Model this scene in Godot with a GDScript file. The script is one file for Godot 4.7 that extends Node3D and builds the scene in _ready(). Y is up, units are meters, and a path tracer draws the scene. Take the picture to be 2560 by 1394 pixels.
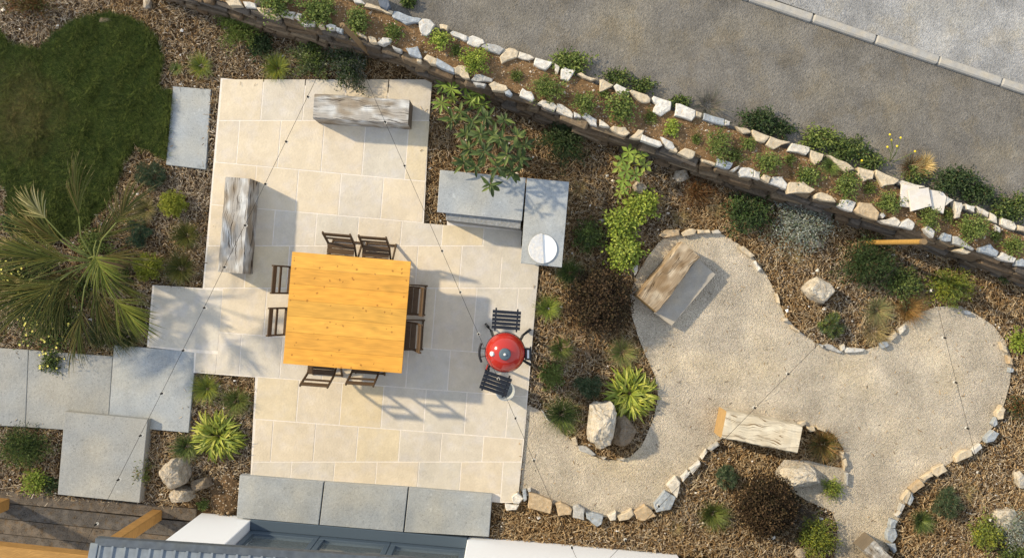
extends Node3D
# A stone-paved garden terrace seen straight down from a drone: x runs to the right of the photograph, z towards the house, y up.
const EYE := 11.5          # metres from the garden level up to the drone
const PPM := 175.0         # survey units per metre at garden level
const UP := Vector3.UP
var M := {}
var T := {}
var used := {}
var R := RandomNumberGenerator.new()
var bumps := FastNoiseLite.new()

func _ready():
	R.seed = 4711
	bumps.seed = 5
	bumps.frequency = 1.0
	light_and_camera()
	textures()
	materials()
	ground()
	patio()
	slabs()
	walls_and_road()
	house()
	pergola()
	benches()
	counter()
	table_and_chairs()
	grill()
	rocks()
	edging()
	plants()
	string_lights()
	mulch_and_grass()

func light_and_camera():
	var cam := Camera3D.new()
	cam.name = "camera"
	cam.fov = rad_to_deg(2.0 * atan(697.0 / (PPM * EYE)))
	cam.near = 0.1
	cam.far = 200.0
	add_child(cam)
	cam.position = Vector3(0, EYE, 0)
	cam.rotation_degrees = Vector3(-90, 0, 0)
	cam.current = true
	var sky_mat := ProceduralSkyMaterial.new()
	sky_mat.sky_top_color = Color(0.66, 0.70, 0.76)
	sky_mat.sky_horizon_color = Color(0.86, 0.87, 0.88)
	sky_mat.sky_curve = 0.18
	sky_mat.ground_bottom_color = Color(0.3, 0.28, 0.25)
	sky_mat.ground_horizon_color = Color(0.62, 0.62, 0.6)
	sky_mat.sun_angle_max = 12.0
	var sk := Sky.new()
	sk.sky_material = sky_mat
	var env := Environment.new()
	env.background_mode = Environment.BG_SKY
	env.sky = sk
	env.background_energy_multiplier = 1.36
	env.tonemap_mode = Environment.TONE_MAPPER_LINEAR
	env.tonemap_exposure = 1.3
	env.sdfgi_enabled = true
	env.ssao_enabled = true
	env.ssil_enabled = true
	var we := WorldEnvironment.new()
	we.name = "world_environment"
	we.environment = env
	add_child(we)
	var sun := DirectionalLight3D.new()
	sun.name = "sun"
	sun.light_color = Color(1.0, 0.925, 0.79)
	sun.light_energy = 1.22
	sun.light_angular_distance = 2.0
	sun.shadow_enabled = true
	add_child(sun)
	var el := deg_to_rad(31.0)
	sun.look_at_from_position(Vector3.ZERO, Vector3(0.895 * cos(el), -sin(el), 0.446 * cos(el)), UP)

# ------------------------------------------------------------------ helpers
func at(px: float, py: float, h := 0.0) -> Vector3:
	# survey position -> metres; h is the height of the surveyed point above the garden level
	var k := (EYE - h) / (EYE * PPM)
	return Vector3((px - 1280.0) * k, h, (py - 697.0) * k)

class Mesher:
	var v := PackedVector3Array()
	var n := PackedVector3Array()
	var c := PackedColorArray()
	var u := PackedVector2Array()
	var col := Color.WHITE
	func tri(a: Vector3, b: Vector3, d: Vector3, ua := Vector2.ZERO, ub := Vector2.ZERO, ud := Vector2.ZERO):
		var m := (b - a).cross(d - a)
		if m.length_squared() < 1e-18:
			return
		m = m.normalized()
		v.append(a); v.append(d); v.append(b)
		n.append(m); n.append(m); n.append(m)
		c.append(col); c.append(col); c.append(col)
		u.append(ua); u.append(ud); u.append(ub)
	func quad(a: Vector3, b: Vector3, d: Vector3, e: Vector3):
		tri(a, b, d)
		tri(a, d, e)
	func quad_uv(a: Vector3, b: Vector3, d: Vector3, e: Vector3, ua: Vector2, ub: Vector2, ud: Vector2, ue: Vector2):
		tri(a, b, d, ua, ub, ud)
		tri(a, d, e, ua, ud, ue)
	func smooth_grid(p: Array, wrap_cols: bool, uv_scale := Vector2.ONE):
		# p: rows of points; smooth normals
		var rows := p.size()
		var cols: int = p[0].size()
		var nn := []
		for i in rows:
			var row := PackedVector3Array()
			for j in cols:
				var jl := (j - 1 + cols) % cols if wrap_cols else maxi(j - 1, 0)
				var jr := (j + 1) % cols if wrap_cols else mini(j + 1, cols - 1)
				var du: Vector3 = p[i][jr] - p[i][jl]
				var dv: Vector3 = p[mini(i + 1, rows - 1)][j] - p[maxi(i - 1, 0)][j]
				var m := dv.cross(du)
				row.append(m.normalized() if m.length_squared() > 1e-16 else Vector3.ZERO)
			nn.append(row)
		for i in rows - 1:
			for j in (cols if wrap_cols else cols - 1):
				var k := (j + 1) % cols
				var idx := [[i, j], [i + 1, j], [i + 1, k], [i, j], [i + 1, k], [i, k]]
				var fn := (p[i + 1][j] - p[i][j]).cross(p[i + 1][k] - p[i][j]) as Vector3
				if fn.length_squared() < 1e-16:
					fn = (p[i + 1][k] - p[i][j]).cross(p[i][k] - p[i][j])
				fn = fn.normalized()
				for t in [[0, 2, 1], [3, 5, 4]]:
					for q in t:
						var a = idx[q]
						v.append(p[a[0]][a[1]])
						var w: Vector3 = nn[a[0]][a[1]]
						if w == Vector3.ZERO:
							w = fn
						n.append(w)
						c.append(col)
						var jj := float(j + 1) if a[1] == k and k != j and a[1] != j else float(j)
						u.append(Vector2(jj / (cols if wrap_cols else cols - 1), float(a[0]) / (rows - 1)) * uv_scale)
	func box(o: Vector3, s: Vector3, b := Basis.IDENTITY, bev := 0.0):
		# o centre, s full size; bevelled edges when bev > 0
		var h := s * 0.5
		var f := func(x, y, z): return o + b * Vector3(x, y, z)
		if bev <= 0.0:
			var p := []
			for x in [-1, 1]:
				for y in [-1, 1]:
					for z in [-1, 1]:
						p.append(f.call(x * h.x, y * h.y, z * h.z))
			quad(p[0], p[1], p[3], p[2]); quad(p[4], p[6], p[7], p[5])
			quad(p[0], p[4], p[5], p[1]); quad(p[2], p[3], p[7], p[6])
			quad(p[0], p[2], p[6], p[4]); quad(p[1], p[5], p[7], p[3])
			return
		var rings := []
		var ix := h.x - bev
		var iz := h.z - bev
		for lv in [[-h.y, ix, iz, h.x - bev, h.z - bev], [-h.y + bev, ix, iz, h.x, h.z], [h.y - bev, ix, iz, h.x, h.z], [h.y, ix, iz, h.x - bev, h.z - bev]]:
			var y = lv[0]
			var X = lv[3]
			var Z = lv[4]
			var e := 0.0 if X < h.x else bev
			var r := [Vector3(X, y, -Z + e), Vector3(X, y, Z - e), Vector3(X - e, y, Z), Vector3(-X + e, y, Z), Vector3(-X, y, Z - e), Vector3(-X, y, -Z + e), Vector3(-X + e, y, -Z), Vector3(X - e, y, -Z)]
			var rr := []
			for q in r:
				rr.append(o + b * q)
			rings.append(rr)
		for i in 3:
			for j in 8:
				var k := (j + 1) % 8
				quad(rings[i][j], rings[i + 1][j], rings[i + 1][k], rings[i][k])
		for j in range(1, 7):
			tri(rings[3][0], rings[3][j + 1], rings[3][j])
			tri(rings[0][0], rings[0][j], rings[0][j + 1])
	func tube(pts: Array, rad: Array, sides := 6):
		var rows := []
		for i in pts.size():
			var d: Vector3 = (pts[mini(i + 1, pts.size() - 1)] - pts[maxi(i - 1, 0)]).normalized()
			var s := d.cross(Vector3.UP if absf(d.y) < 0.9 else Vector3.RIGHT).normalized()
			var t := s.cross(d)
			var row := []
			for j in sides:
				var a := TAU * j / sides
				row.append(pts[i] + (s * cos(a) + t * sin(a)) * rad[i])
			rows.append(row)
		smooth_grid(rows, true)
		for e in [0, pts.size() - 1]:
			for j in sides:
				tri(pts[e], rows[e][j], rows[e][(j + 1) % sides])
	func lathe(prof: Array, o := Vector3.ZERO, sides := 32):
		# prof: [radius, height] from top to bottom
		var rows := []
		for q in prof:
			var row := []
			for j in sides:
				var a := TAU * j / sides
				row.append(o + Vector3(cos(a) * q[0], q[1], -sin(a) * q[0]))
			rows.append(row)
		smooth_grid(rows, true)
	func prism(poly: PackedVector2Array, y0: float, y1: float, bev := 0.0):
		# a flat-topped slab over a convex-ish outline (x, z)
		var cc := Vector2.ZERO
		for q in poly:
			cc += q / poly.size()
		var top := []
		var mid := []
		var bot := []
		for q in poly:
			var dd := (q - cc)
			var inner := q - dd.normalized() * bev * 1.4
			top.append(Vector3(inner.x, y1, inner.y))
			mid.append(Vector3(q.x, y1 - bev, q.y))
			bot.append(Vector3(q.x, y0, q.y))
		var idx := Geometry2D.triangulate_polygon(poly)
		for i in range(0, idx.size(), 3):
			var a: Vector3 = top[idx[i]]
			var b: Vector3 = top[idx[i + 1]]
			var d: Vector3 = top[idx[i + 2]]
			if (b - a).cross(d - a).y > 0:
				tri(a, b, d)
			else:
				tri(a, d, b)
		var k := poly.size()
		var ccw := Geometry2D.is_polygon_clockwise(poly)
		for i in k:
			var j := (i + 1) % k
			for pair in [[top, mid], [mid, bot]]:
				if ccw:
					quad(pair[0][i], pair[0][j], pair[1][j], pair[1][i])
				else:
					quad(pair[0][j], pair[0][i], pair[1][i], pair[1][j])
	func done() -> ArrayMesh:
		var arr := []
		arr.resize(Mesh.ARRAY_MAX)
		arr[Mesh.ARRAY_VERTEX] = v
		arr[Mesh.ARRAY_NORMAL] = n
		arr[Mesh.ARRAY_COLOR] = c
		arr[Mesh.ARRAY_TEX_UV] = u
		var am := ArrayMesh.new()
		am.add_surface_from_arrays(Mesh.PRIMITIVE_TRIANGLES, arr)
		return am

func numbered(called: String) -> String:
	if not used.has(called):
		used[called] = 0
		return called
	used[called] += 1
	return "%s_%03d" % [called, used[called]]

func put(called: String, what, mat, parent: Node = null) -> MeshInstance3D:
	var o := MeshInstance3D.new()
	o.mesh = what.done() if what is Mesher else what
	o.material_override = mat
	if parent == null:
		o.name = numbered(called)
		add_child(o)
	else:
		o.name = called
		parent.add_child(o, true)
	return o

func thing(called: String, label: String, category: String, where := Vector3.ZERO, turn := 0.0, group := "") -> Node3D:
	var o := Node3D.new()
	o.name = numbered(called)
	add_child(o)
	o.position = where
	o.rotation.y = turn
	tag(o, label, category, group)
	return o

func tag(o: Node, label: String, category: String, group := ""):
	o.set_meta("label", label)
	o.set_meta("category", category)
	if group != "":
		o.set_meta("group", group)

func setting(called: String, kind := "structure") -> Node3D:
	var o := Node3D.new()
	o.name = numbered(called)
	add_child(o)
	o.set_meta("kind", kind)
	return o

func poly_at(pts: Array, h := 0.0) -> PackedVector2Array:
	var out := PackedVector2Array()
	for p in pts:
		var q := at(p[0], p[1], h)
		out.append(Vector2(q.x, q.z))
	return out

func rnd(a: float, b: float) -> float:
	return R.randf_range(a, b)

func lin(r: float, g: float, b: float) -> Color:
	return Color(r, g, b)

func rand_dir() -> Vector3:
	var y := rnd(-1, 1)
	var a := rnd(0, TAU)
	var s := sqrt(1.0 - y * y)
	return Vector3(cos(a) * s, y, sin(a) * s)

# ------------------------------------------------------------------ textures (colour, grain and stains only)
func layer(size: int, freq: float, sd: int, oct := 4, cellular := false) -> PackedByteArray:
	var f := FastNoiseLite.new()
	f.seed = sd
	f.frequency = freq
	f.fractal_octaves = oct
	f.noise_type = FastNoiseLite.TYPE_CELLULAR if cellular else FastNoiseLite.TYPE_SIMPLEX_SMOOTH
	var im := f.get_seamless_image(size, size, false, false, 0.15, true)
	im.convert(Image.FORMAT_L8)
	return im.get_data()

func paint(size: int, f: Callable) -> ImageTexture:
	var data := PackedByteArray()
	data.resize(size * size * 3)
	for i in size * size:
		var q: Color = f.call(i)
		data[i * 3] = int(clampf(q.r, 0, 1) * 255)
		data[i * 3 + 1] = int(clampf(q.g, 0, 1) * 255)
		data[i * 3 + 2] = int(clampf(q.b, 0, 1) * 255)
	var im := Image.create_from_data(size, size, false, Image.FORMAT_RGB8, data)
	return ImageTexture.create_from_image(im)

func relief(size: int, a: PackedByteArray, b: PackedByteArray, wb: float, strength: float) -> ImageTexture:
	var data := PackedByteArray()
	data.resize(size * size)
	for i in size * size:
		data[i] = int(clampf(a[i] * (1.0 - wb) + b[i] * wb, 0, 255))
	var im := Image.create_from_data(size, size, false, Image.FORMAT_L8, data)
	im.convert(Image.FORMAT_RGBA8)
	im.bump_map_to_normal_map(strength)
	return ImageTexture.create_from_image(im)

func textures():
	var s := 512
	var big := layer(s, 0.008, 1, 3)
	var mid := layer(s, 0.03, 2, 4)
	var fine := layer(s, 0.12, 3, 3)
	var grit := layer(s, 0.35, 4, 2)
	var blot := layer(s, 0.015, 6, 5)
	var rr := RandomNumberGenerator.new()
	rr.seed = 9
	var spk := PackedByteArray()
	spk.resize(s * s)
	for i in s * s:
		spk[i] = rr.randi() % 256
	# limestone: warm mottling with pale veils and small pits
	T.lime = paint(s, func(i):
		var q := 0.86 + 0.05 * (big[i] / 255.0 - 0.5) + 0.05 * (mid[i] / 255.0 - 0.5) + 0.04 * (fine[i] / 255.0 - 0.5)
		var w := clampf((blot[i] - 120) / 90.0, 0, 1)
		var pit := 0.14 if fine[i] > 222 and mid[i] > 150 else 0.0
		return Color(q + 0.02 - pit, q + 0.008 * w - pit, q - 0.02 + 0.035 * w - pit))
	T.concrete = paint(s, func(i):
		var q := 0.82 + 0.05 * (big[i] / 255.0 - 0.5) + 0.08 * (blot[i] / 255.0 - 0.5) + 0.06 * (fine[i] / 255.0 - 0.5) + 0.10 * (spk[i] / 255.0 - 0.5)
		if spk[i] > 253:
			q -= 0.30
		if mid[i] > 205 and fine[i] > 130:
			q += 0.06
		if mid[i] < 38:
			q -= 0.06
		var w := clampf((big[i] - 128) / 90.0, -1, 1)
		return Color(q + 0.018 * w, q + 0.004 * w, q - 0.02 * w))
	T.stone = paint(s, func(i):
		var q := 0.87 + 0.2 * (blot[i] / 255.0 - 0.5) + 0.16 * (fine[i] / 255.0 - 0.5) + 0.06 * (spk[i] / 255.0 - 0.5)
		var rust := clampf((mid[i] - 165) / 60.0, 0, 1)
		var gap := 0.25 if absf(blot[i] - 128.0) < 3.0 else 0.0
		return Color(q - gap, q - 0.09 * rust - gap, q - 0.22 * rust - gap))
	# boulder rock: pale crust, brown stains, dark lichen spots and hairline cracks
	var cells := layer(s, 0.02, 15, 2, true)
	T.rock = paint(s, func(i):
		var q := 0.78 + 0.26 * (blot[i] / 255.0 - 0.5) + 0.22 * (fine[i] / 255.0 - 0.5) + 0.08 * (spk[i] / 255.0 - 0.5)
		var rust := clampf((mid[i] - 140) / 70.0, 0, 1)
		if fine[i] < 70 and blot[i] < 120:
			q -= 0.18
		if absf(blot[i] - 128.0) < 2.5 or absf(cells[i] - 90.0) < 2.0:
			q -= 0.28
		return Color(q, q - 0.06 * rust, q - 0.15 * rust))
	T.asphalt = paint(s, func(i):
		var q := 0.82 + 0.25 * (spk[i] / 255.0 - 0.5) + 0.08 * (grit[i] / 255.0 - 0.5) + 0.08 * (fine[i] / 255.0 - 0.5) + 0.08 * (mid[i] / 255.0 - 0.5)
		if spk[i] > 251:
			q += 0.14
		if spk[i] < 5:
			q -= 0.15
		var d := clampf((blot[i] - 135) / 60.0, 0, 1)
		return Color(q + 0.015 * d, q, q - 0.03 * d))
	T.patches = paint(s, func(i):
		var q := 0.90 + 0.17 * (blot[i] / 255.0 - 0.5) + 0.13 * (big[i] / 255.0 - 0.5) + 0.06 * (mid[i] / 255.0 - 0.5)
		var d := clampf((big[i] - 110) / 110.0, 0, 1)
		return Color(q + 0.01 * d, q - 0.005 * d, q - 0.045 * d))
	T.gravel = paint(s, func(i):
		var q := 0.815 + 0.25 * (spk[i] / 255.0 - 0.5) + 0.08 * (grit[i] / 255.0 - 0.5) + 0.10 * (blot[i] / 255.0 - 0.5) + 0.06 * (fine[i] / 255.0 - 0.5)
		return Color(q, q - 0.02 + 0.03 * (spk[(i * 7 + 3) % (s * s)] / 255.0 - 0.5), q - 0.055))
	T.soil = paint(s, func(i):
		var q := 0.62 + 0.4 * (fine[i] / 255.0 - 0.5) + 0.34 * (spk[i] / 255.0 - 0.5) + 0.2 * (blot[i] / 255.0 - 0.5)
		return Color(q, q * 0.96, q * 0.9))
	T.grain = wood_image(512, 77)
	T.rough_n = relief(s, fine, grit, 0.4, 6.0)
	T.stone_n = relief(s, blot, fine, 0.35, 14.0)
	T.grit_n = relief(s, grit, spk, 0.5, 5.0)
	T.log = log_images(11)
	T.log_b = log_images(29)
	T.log_c = log_images(47, 0.75)
	T.pine = pine_image(31)

func wood_image(s: int, sd: int) -> ImageTexture:
	# straight grain along u
	var f := FastNoiseLite.new()
	f.seed = sd
	f.frequency = 1.0
	var bend := layer(s, 0.006, sd + 1, 2)
	return paint(s, func(i):
		var x := float(i % s) / s
		var y := float(i / s) / s
		var w := y * 26.0 + (bend[i] / 255.0 - 0.5) * 2.2
		var g := f.get_noise_2d(w * 2.0, x * 2.0) * 0.5 + f.get_noise_2d(w * 9.0, x * 5.0) * 0.35
		var q := 0.76 + g * 0.3
		return Color(q + 0.02, q, q - 0.03))

func log_images(sd: int, pale_wood := 0.0) -> Array:
	# weathered oak: silver grey and brown grain with open drying cracks running along u
	var w := 1024
	var h := 512
	var f := FastNoiseLite.new()
	f.seed = sd
	f.frequency = 1.0
	f.fractal_octaves = 2
	var col := Image.create(w, h, false, Image.FORMAT_RGB8)
	var hgt := Image.create(w, h, false, Image.FORMAT_RGBA8)
	for y in h:
		for x in w:
			var a := float(x) / w
			var b := float(y) / h
			var bend := f.get_noise_2d(a * 2.2, b * 1.6) * 0.07 + f.get_noise_2d(a * 7.0 + 40.0, b * 4.0) * 0.012
			var s := b + bend
			var g := f.get_noise_2d(s * 60.0, a * 1.1) * 0.55 + f.get_noise_2d(s * 170.0 + 9.0, a * 3.0) * 0.45
			var stain := clampf(f.get_noise_2d(a * 2.6 + 70.0, b * 3.0) * 1.9 + 0.1, 0, 1)
			var pale := clampf(f.get_noise_2d(a * 4.0 + 170.0, b * 4.0) * 1.4 + 0.3, 0, 1)
			var cr := absf(f.get_noise_2d(s * 24.0 + 300.0, a * 0.8))
			var mask := f.get_noise_2d(a * 2.6 + 500.0, s * 7.0)
			var crack := 1.0 if cr < 0.075 * clampf(mask * 2.6 + 0.28, 0, 1) else 0.0
			var q := Color(0.65, 0.63, 0.60).lerp(Color(0.79, 0.79, 0.78), pale).lerp(Color(0.52, 0.46, 0.38), stain * 0.7)
			q = q.lerp(Color(0.88, 0.85, 0.79), pale_wood) * (1.0 + g * lerpf(0.24, 0.10, pale_wood))
			if crack > 0.0:
				q = Color(0.22, 0.18, 0.14).lerp(Color(0.6, 0.5, 0.38), pale_wood)
			col.set_pixel(x, y, q.clamp())
			var e := clampf(0.72 + g * 0.3 - crack * 0.6, 0, 1)
			hgt.set_pixel(x, y, Color(e, e, e, 1))
	hgt.bump_map_to_normal_map(5.0)
	return [ImageTexture.create_from_image(col), ImageTexture.create_from_image(hgt)]

func pine_image(sd: int) -> ImageTexture:
	# oiled pine boards: warm grain and brown knots
	var s := 1024
	var f := FastNoiseLite.new()
	f.seed = sd
	f.frequency = 1.0
	f.fractal_octaves = 2
	var rr := RandomNumberGenerator.new()
	rr.seed = sd
	var knots := []
	for i in 64:
		knots.append([rr.randf(), rr.randf(), rr.randf_range(0.004, 0.011), rr.randf_range(1.0, 1.9), rr.randf_range(-0.9, 0.9)])
	var cells := {}
	for k in knots:
		for cx in range(int(k[0] * 16) - 1, int(k[0] * 16) + 2):
			for cy in range(int(k[1] * 16) - 1, int(k[1] * 16) + 2):
				var key := cx * 100 + cy
				if not cells.has(key):
					cells[key] = []
				cells[key].append(k)
	var col := Image.create(s, s, false, Image.FORMAT_RGB8)
	for y in s:
		for x in s:
			var a := float(x) / s
			var b := float(y) / s
			var pull := 0.0
			var dark := 0.0
			for k in cells.get(int(a * 16) * 100 + int(b * 16), []):
				var dx: float = a - k[0]
				var dy: float = b - k[1]
				var cs := cos(k[4])
				var sn := sin(k[4])
				var e := Vector2((dx * cs + dy * sn) * k[3], dy * cs - dx * sn).length()
				dark = maxf(dark, clampf(1.5 - e / k[2], 0, 1))
				pull += dy * exp(-e * e / (k[2] * k[2] * 9.0)) * 0.7
			var w := (b - pull) * 60.0 + f.get_noise_2d(a * 2.0, b * 14.0) * 1.2
			var g := f.get_noise_2d(w * 1.3, a * 1.2) * 0.6 + f.get_noise_2d(w * 5.0, a * 5.0) * 0.3
			var blotch := f.get_noise_2d(a * 5.0 + 90.0, b * 18.0)
			var q := Color(0.85, 0.635, 0.28) * (1.0 + g * 0.09 + blotch * 0.07)
			q = q.lerp(Color(0.56, 0.36, 0.15), dark * 0.65)
			col.set_pixel(x, y, q.clamp())
	return ImageTexture.create_from_image(col)

# ------------------------------------------------------------------ materials
func mat(tint: Color, tex = null, scale := 0.5, rough := 0.9, nrm = null, nscale := 0.6, world := true) -> StandardMaterial3D:
	# tint: linear reflectance of the brightest texture value
	var m := StandardMaterial3D.new()
	m.albedo_color = tint.linear_to_srgb()
	m.roughness = rough
	m.metallic_specular = 0.35
	if tex != null:
		m.albedo_texture = tex
		m.uv1_triplanar = true
		m.uv1_world_triplanar = world
		m.uv1_scale = Vector3.ONE * scale
	if nrm != null:
		m.normal_enabled = true
		m.normal_texture = nrm
		m.normal_scale = nscale
		if tex == null:
			m.uv1_triplanar = true
			m.uv1_world_triplanar = world
			m.uv1_scale = Vector3.ONE * scale
	return m

func leaf_mat(rough := 0.55, back := Color(0.12, 0.16, 0.03)) -> StandardMaterial3D:
	var m := StandardMaterial3D.new()
	m.vertex_color_use_as_albedo = true
	m.roughness = rough
	m.metallic_specular = 0.35
	m.cull_mode = BaseMaterial3D.CULL_DISABLED
	m.backlight_enabled = true
	m.backlight = back
	return m

func uv_mat(pair: Array, rough := 0.85) -> StandardMaterial3D:
	var m := StandardMaterial3D.new()
	m.albedo_texture = pair[0]
	m.roughness = rough
	m.metallic_specular = 0.3
	m.normal_enabled = true
	m.normal_texture = pair[1]
	m.normal_scale = 1.2
	return m

func materials():
	M.lime = []
	for q in [lin(0.86, 0.78, 0.62), lin(0.83, 0.76, 0.62), lin(0.80, 0.76, 0.66), lin(0.86, 0.77, 0.57), lin(0.77, 0.745, 0.66), lin(0.86, 0.755, 0.53)]:
		M.lime.append(mat(q, T.lime, 0.42, 0.85, T.rough_n, 0.15))
	M.grout = mat(lin(0.98, 0.94, 0.86), T.lime, 1.7, 0.95)
	M.concrete = mat(lin(0.55, 0.575, 0.575), T.concrete, 0.31, 0.85, T.rough_n, 0.12)
	M.concrete_warm = mat(lin(0.48, 0.48, 0.45), T.concrete, 0.27, 0.85, T.rough_n, 0.12)
	M.block = mat(lin(0.36, 0.37, 0.37), T.stone, 2.2, 0.95, T.stone_n, 0.5)
	M.gravel = mat(lin(1.0, 0.925, 0.80), T.gravel, 0.26, 1.0, T.grit_n, 0.8)
	detail(M.gravel)
	M.soil = mat(lin(0.62, 0.42, 0.24), T.soil, 1.1, 1.0, T.grit_n, 1.0)
	M.mulch_floor = mat(lin(0.26, 0.17, 0.09), T.soil, 1.3, 1.0, T.grit_n, 1.0)
	M.mound = mat(lin(0.36, 0.25, 0.15), T.soil, 1.6, 1.0, T.stone_n, 1.0)
	M.asphalt = mat(lin(0.365, 0.34, 0.30), T.asphalt, 0.27, 0.95, T.grit_n, 0.6)
	detail(M.asphalt)
	M.far_road = mat(lin(0.66, 0.655, 0.64), T.asphalt, 0.27, 0.95, T.grit_n, 0.6)
	detail(M.far_road)
	M.kerb = mat(lin(0.62, 0.59, 0.53), T.concrete, 1.3, 0.95, T.rough_n, 0.3)
	M.stones = []
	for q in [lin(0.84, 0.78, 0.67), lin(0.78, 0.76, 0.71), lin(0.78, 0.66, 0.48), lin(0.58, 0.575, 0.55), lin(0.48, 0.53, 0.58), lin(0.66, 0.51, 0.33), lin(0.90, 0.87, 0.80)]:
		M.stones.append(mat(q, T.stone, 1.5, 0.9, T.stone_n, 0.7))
	M.face = []
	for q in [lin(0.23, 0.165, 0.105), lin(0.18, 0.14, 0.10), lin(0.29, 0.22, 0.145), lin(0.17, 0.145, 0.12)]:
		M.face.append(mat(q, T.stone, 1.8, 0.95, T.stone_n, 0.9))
	M.boulder = [mat(lin(0.92, 0.84, 0.70), T.rock, 0.9, 0.9, T.stone_n, 1.0), mat(lin(0.42, 0.34, 0.25), T.rock, 1.0, 0.9, T.stone_n, 1.0), mat(lin(0.74, 0.65, 0.52), T.rock, 1.1, 0.9, T.stone_n, 1.0)]
	M.lime_white = mat(lin(0.88, 0.86, 0.80), T.lime, 0.8, 0.9)
	M.slate = mat(lin(0.16, 0.19, 0.24), T.stone, 1.5, 0.8, T.stone_n, 0.4)
	M.concrete_sand = mat(lin(0.60, 0.54, 0.45), T.concrete, 0.7, 0.9, T.rough_n, 0.2)
	M.log = uv_mat(T.log)
	M.log_b = uv_mat(T.log_b)
	M.log_tan = uv_mat(T.log_c)
	M.log_tan.albedo_color = Color(1.0, 0.98, 0.93)
	M.log_brown = uv_mat(T.log)
	M.log_brown.albedo_color = Color(0.93, 0.85, 0.74)
	M.log_end = mat(lin(0.30, 0.26, 0.21), T.grain, 3.0, 0.9)
	M.cut_end = mat(lin(0.75, 0.52, 0.25), T.grain, 3.0, 0.9)
	var pine := StandardMaterial3D.new()
	pine.albedo_texture = T.pine
	pine.roughness = 0.5
	pine.metallic_specular = 0.35
	M.planks = []
	for q in [Color(1, 1, 1), Color(0.96, 0.94, 0.92), Color(1, 0.97, 0.92), Color(0.94, 0.95, 0.96)]:
		var pm: StandardMaterial3D = pine.duplicate()
		pm.albedo_color = q
		M.planks.append(pm)
	M.dark_wood = mat(lin(0.16, 0.105, 0.06), T.grain, 2.0, 0.6)
	M.post = mat(lin(0.62, 0.36, 0.12), T.grain, 2.0, 0.8)
	M.yellow_post = mat(lin(0.75, 0.47, 0.14), T.grain, 2.0, 0.8)
	M.old_post = mat(lin(0.40, 0.29, 0.17), T.grain, 2.0, 0.9)
	M.deck = []
	for q in [lin(0.185, 0.15, 0.115), lin(0.15, 0.13, 0.11), lin(0.21, 0.165, 0.12)]:
		M.deck.append(mat(q, T.rock, 0.7, 0.8, T.rough_n, 0.2))
	M.white = mat(lin(0.85, 0.88, 0.92), T.concrete, 0.8, 0.9, T.rough_n, 0.1)
	M.white.albedo_texture = null
	M.frame = mat(lin(0.075, 0.105, 0.14), null, 1.0, 0.45)
	M.roof = mat(lin(0.23, 0.27, 0.315), T.patches, 1.0, 0.5)
	M.flashing = mat(lin(0.105, 0.125, 0.15), T.patches, 1.0, 0.5)
	M.glass = StandardMaterial3D.new()
	M.glass.albedo_color = Color(0.75, 0.82, 0.85, 0.18)
	M.glass.transparency = BaseMaterial3D.TRANSPARENCY_ALPHA
	M.glass.roughness = 0.03
	M.glass.metallic_specular = 1.0
	M.inside = mat(lin(0.36, 0.34, 0.31), T.patches, 1.0, 0.9)
	M.red = mat(lin(0.42, 0.026, 0.016), null, 1.0, 0.18)
	M.red.clearcoat_enabled = true
	M.red.clearcoat = 0.8
	M.red.clearcoat_roughness = 0.12
	M.black = mat(lin(0.020, 0.022, 0.026), null, 1.0, 0.5)
	M.shelf = mat(lin(0.014, 0.018, 0.028), null, 1.0, 0.6)
	M.steel = mat(lin(0.55, 0.56, 0.57), null, 1.0, 0.35)
	M.steel.metallic = 0.9
	M.cap = mat(lin(0.085, 0.12, 0.15), null, 1.0, 0.45)
	M.tin = mat(lin(0.60, 0.64, 0.66), T.patches, 6.0, 0.45)
	M.ceramic = mat(lin(0.86, 0.86, 0.84), T.patches, 2.0, 0.8)
	M.ceramic.albedo_texture = null
	M.ceramic_used = mat(lin(0.95, 0.94, 0.92), T.concrete, 3.0, 0.9)
	M.dial = mat(lin(0.75, 0.75, 0.72), null, 1.0, 0.25)
	M.wire = mat(lin(0.02, 0.018, 0.016), null, 1.0, 0.7)
	M.bulb = StandardMaterial3D.new()
	M.bulb.albedo_color = Color(0.95, 0.94, 0.9, 0.35)
	M.bulb.transparency = BaseMaterial3D.TRANSPARENCY_ALPHA
	M.bulb.roughness = 0.08
	M.leaf = leaf_mat()
	M.flower = green(lin(0.80, 0.62, 0.04), 0.6)
	M.dry = leaf_mat(0.9, Color(0.05, 0.03, 0.01))
	M.chip = mat(Color.WHITE, null, 1.0, 0.95)
	M.chip.vertex_color_use_as_albedo = true
	M.grass = leaf_mat(0.7, Color(0.04, 0.06, 0.01))
	M.lawn_floor = mat(lin(0.06, 0.065, 0.02), T.soil, 1.3, 1.0)

func detail(m: StandardMaterial3D):
	# coarse patches over the fine grain so that no repeat shows
	m.detail_enabled = true
	m.detail_albedo = T.patches
	m.detail_blend_mode = BaseMaterial3D.BLEND_MODE_MUL
	m.detail_uv_layer = BaseMaterial3D.DETAIL_UV_2
	m.uv2_triplanar = true
	m.uv2_world_triplanar = true
	m.uv2_scale = Vector3.ONE * 0.17

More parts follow.
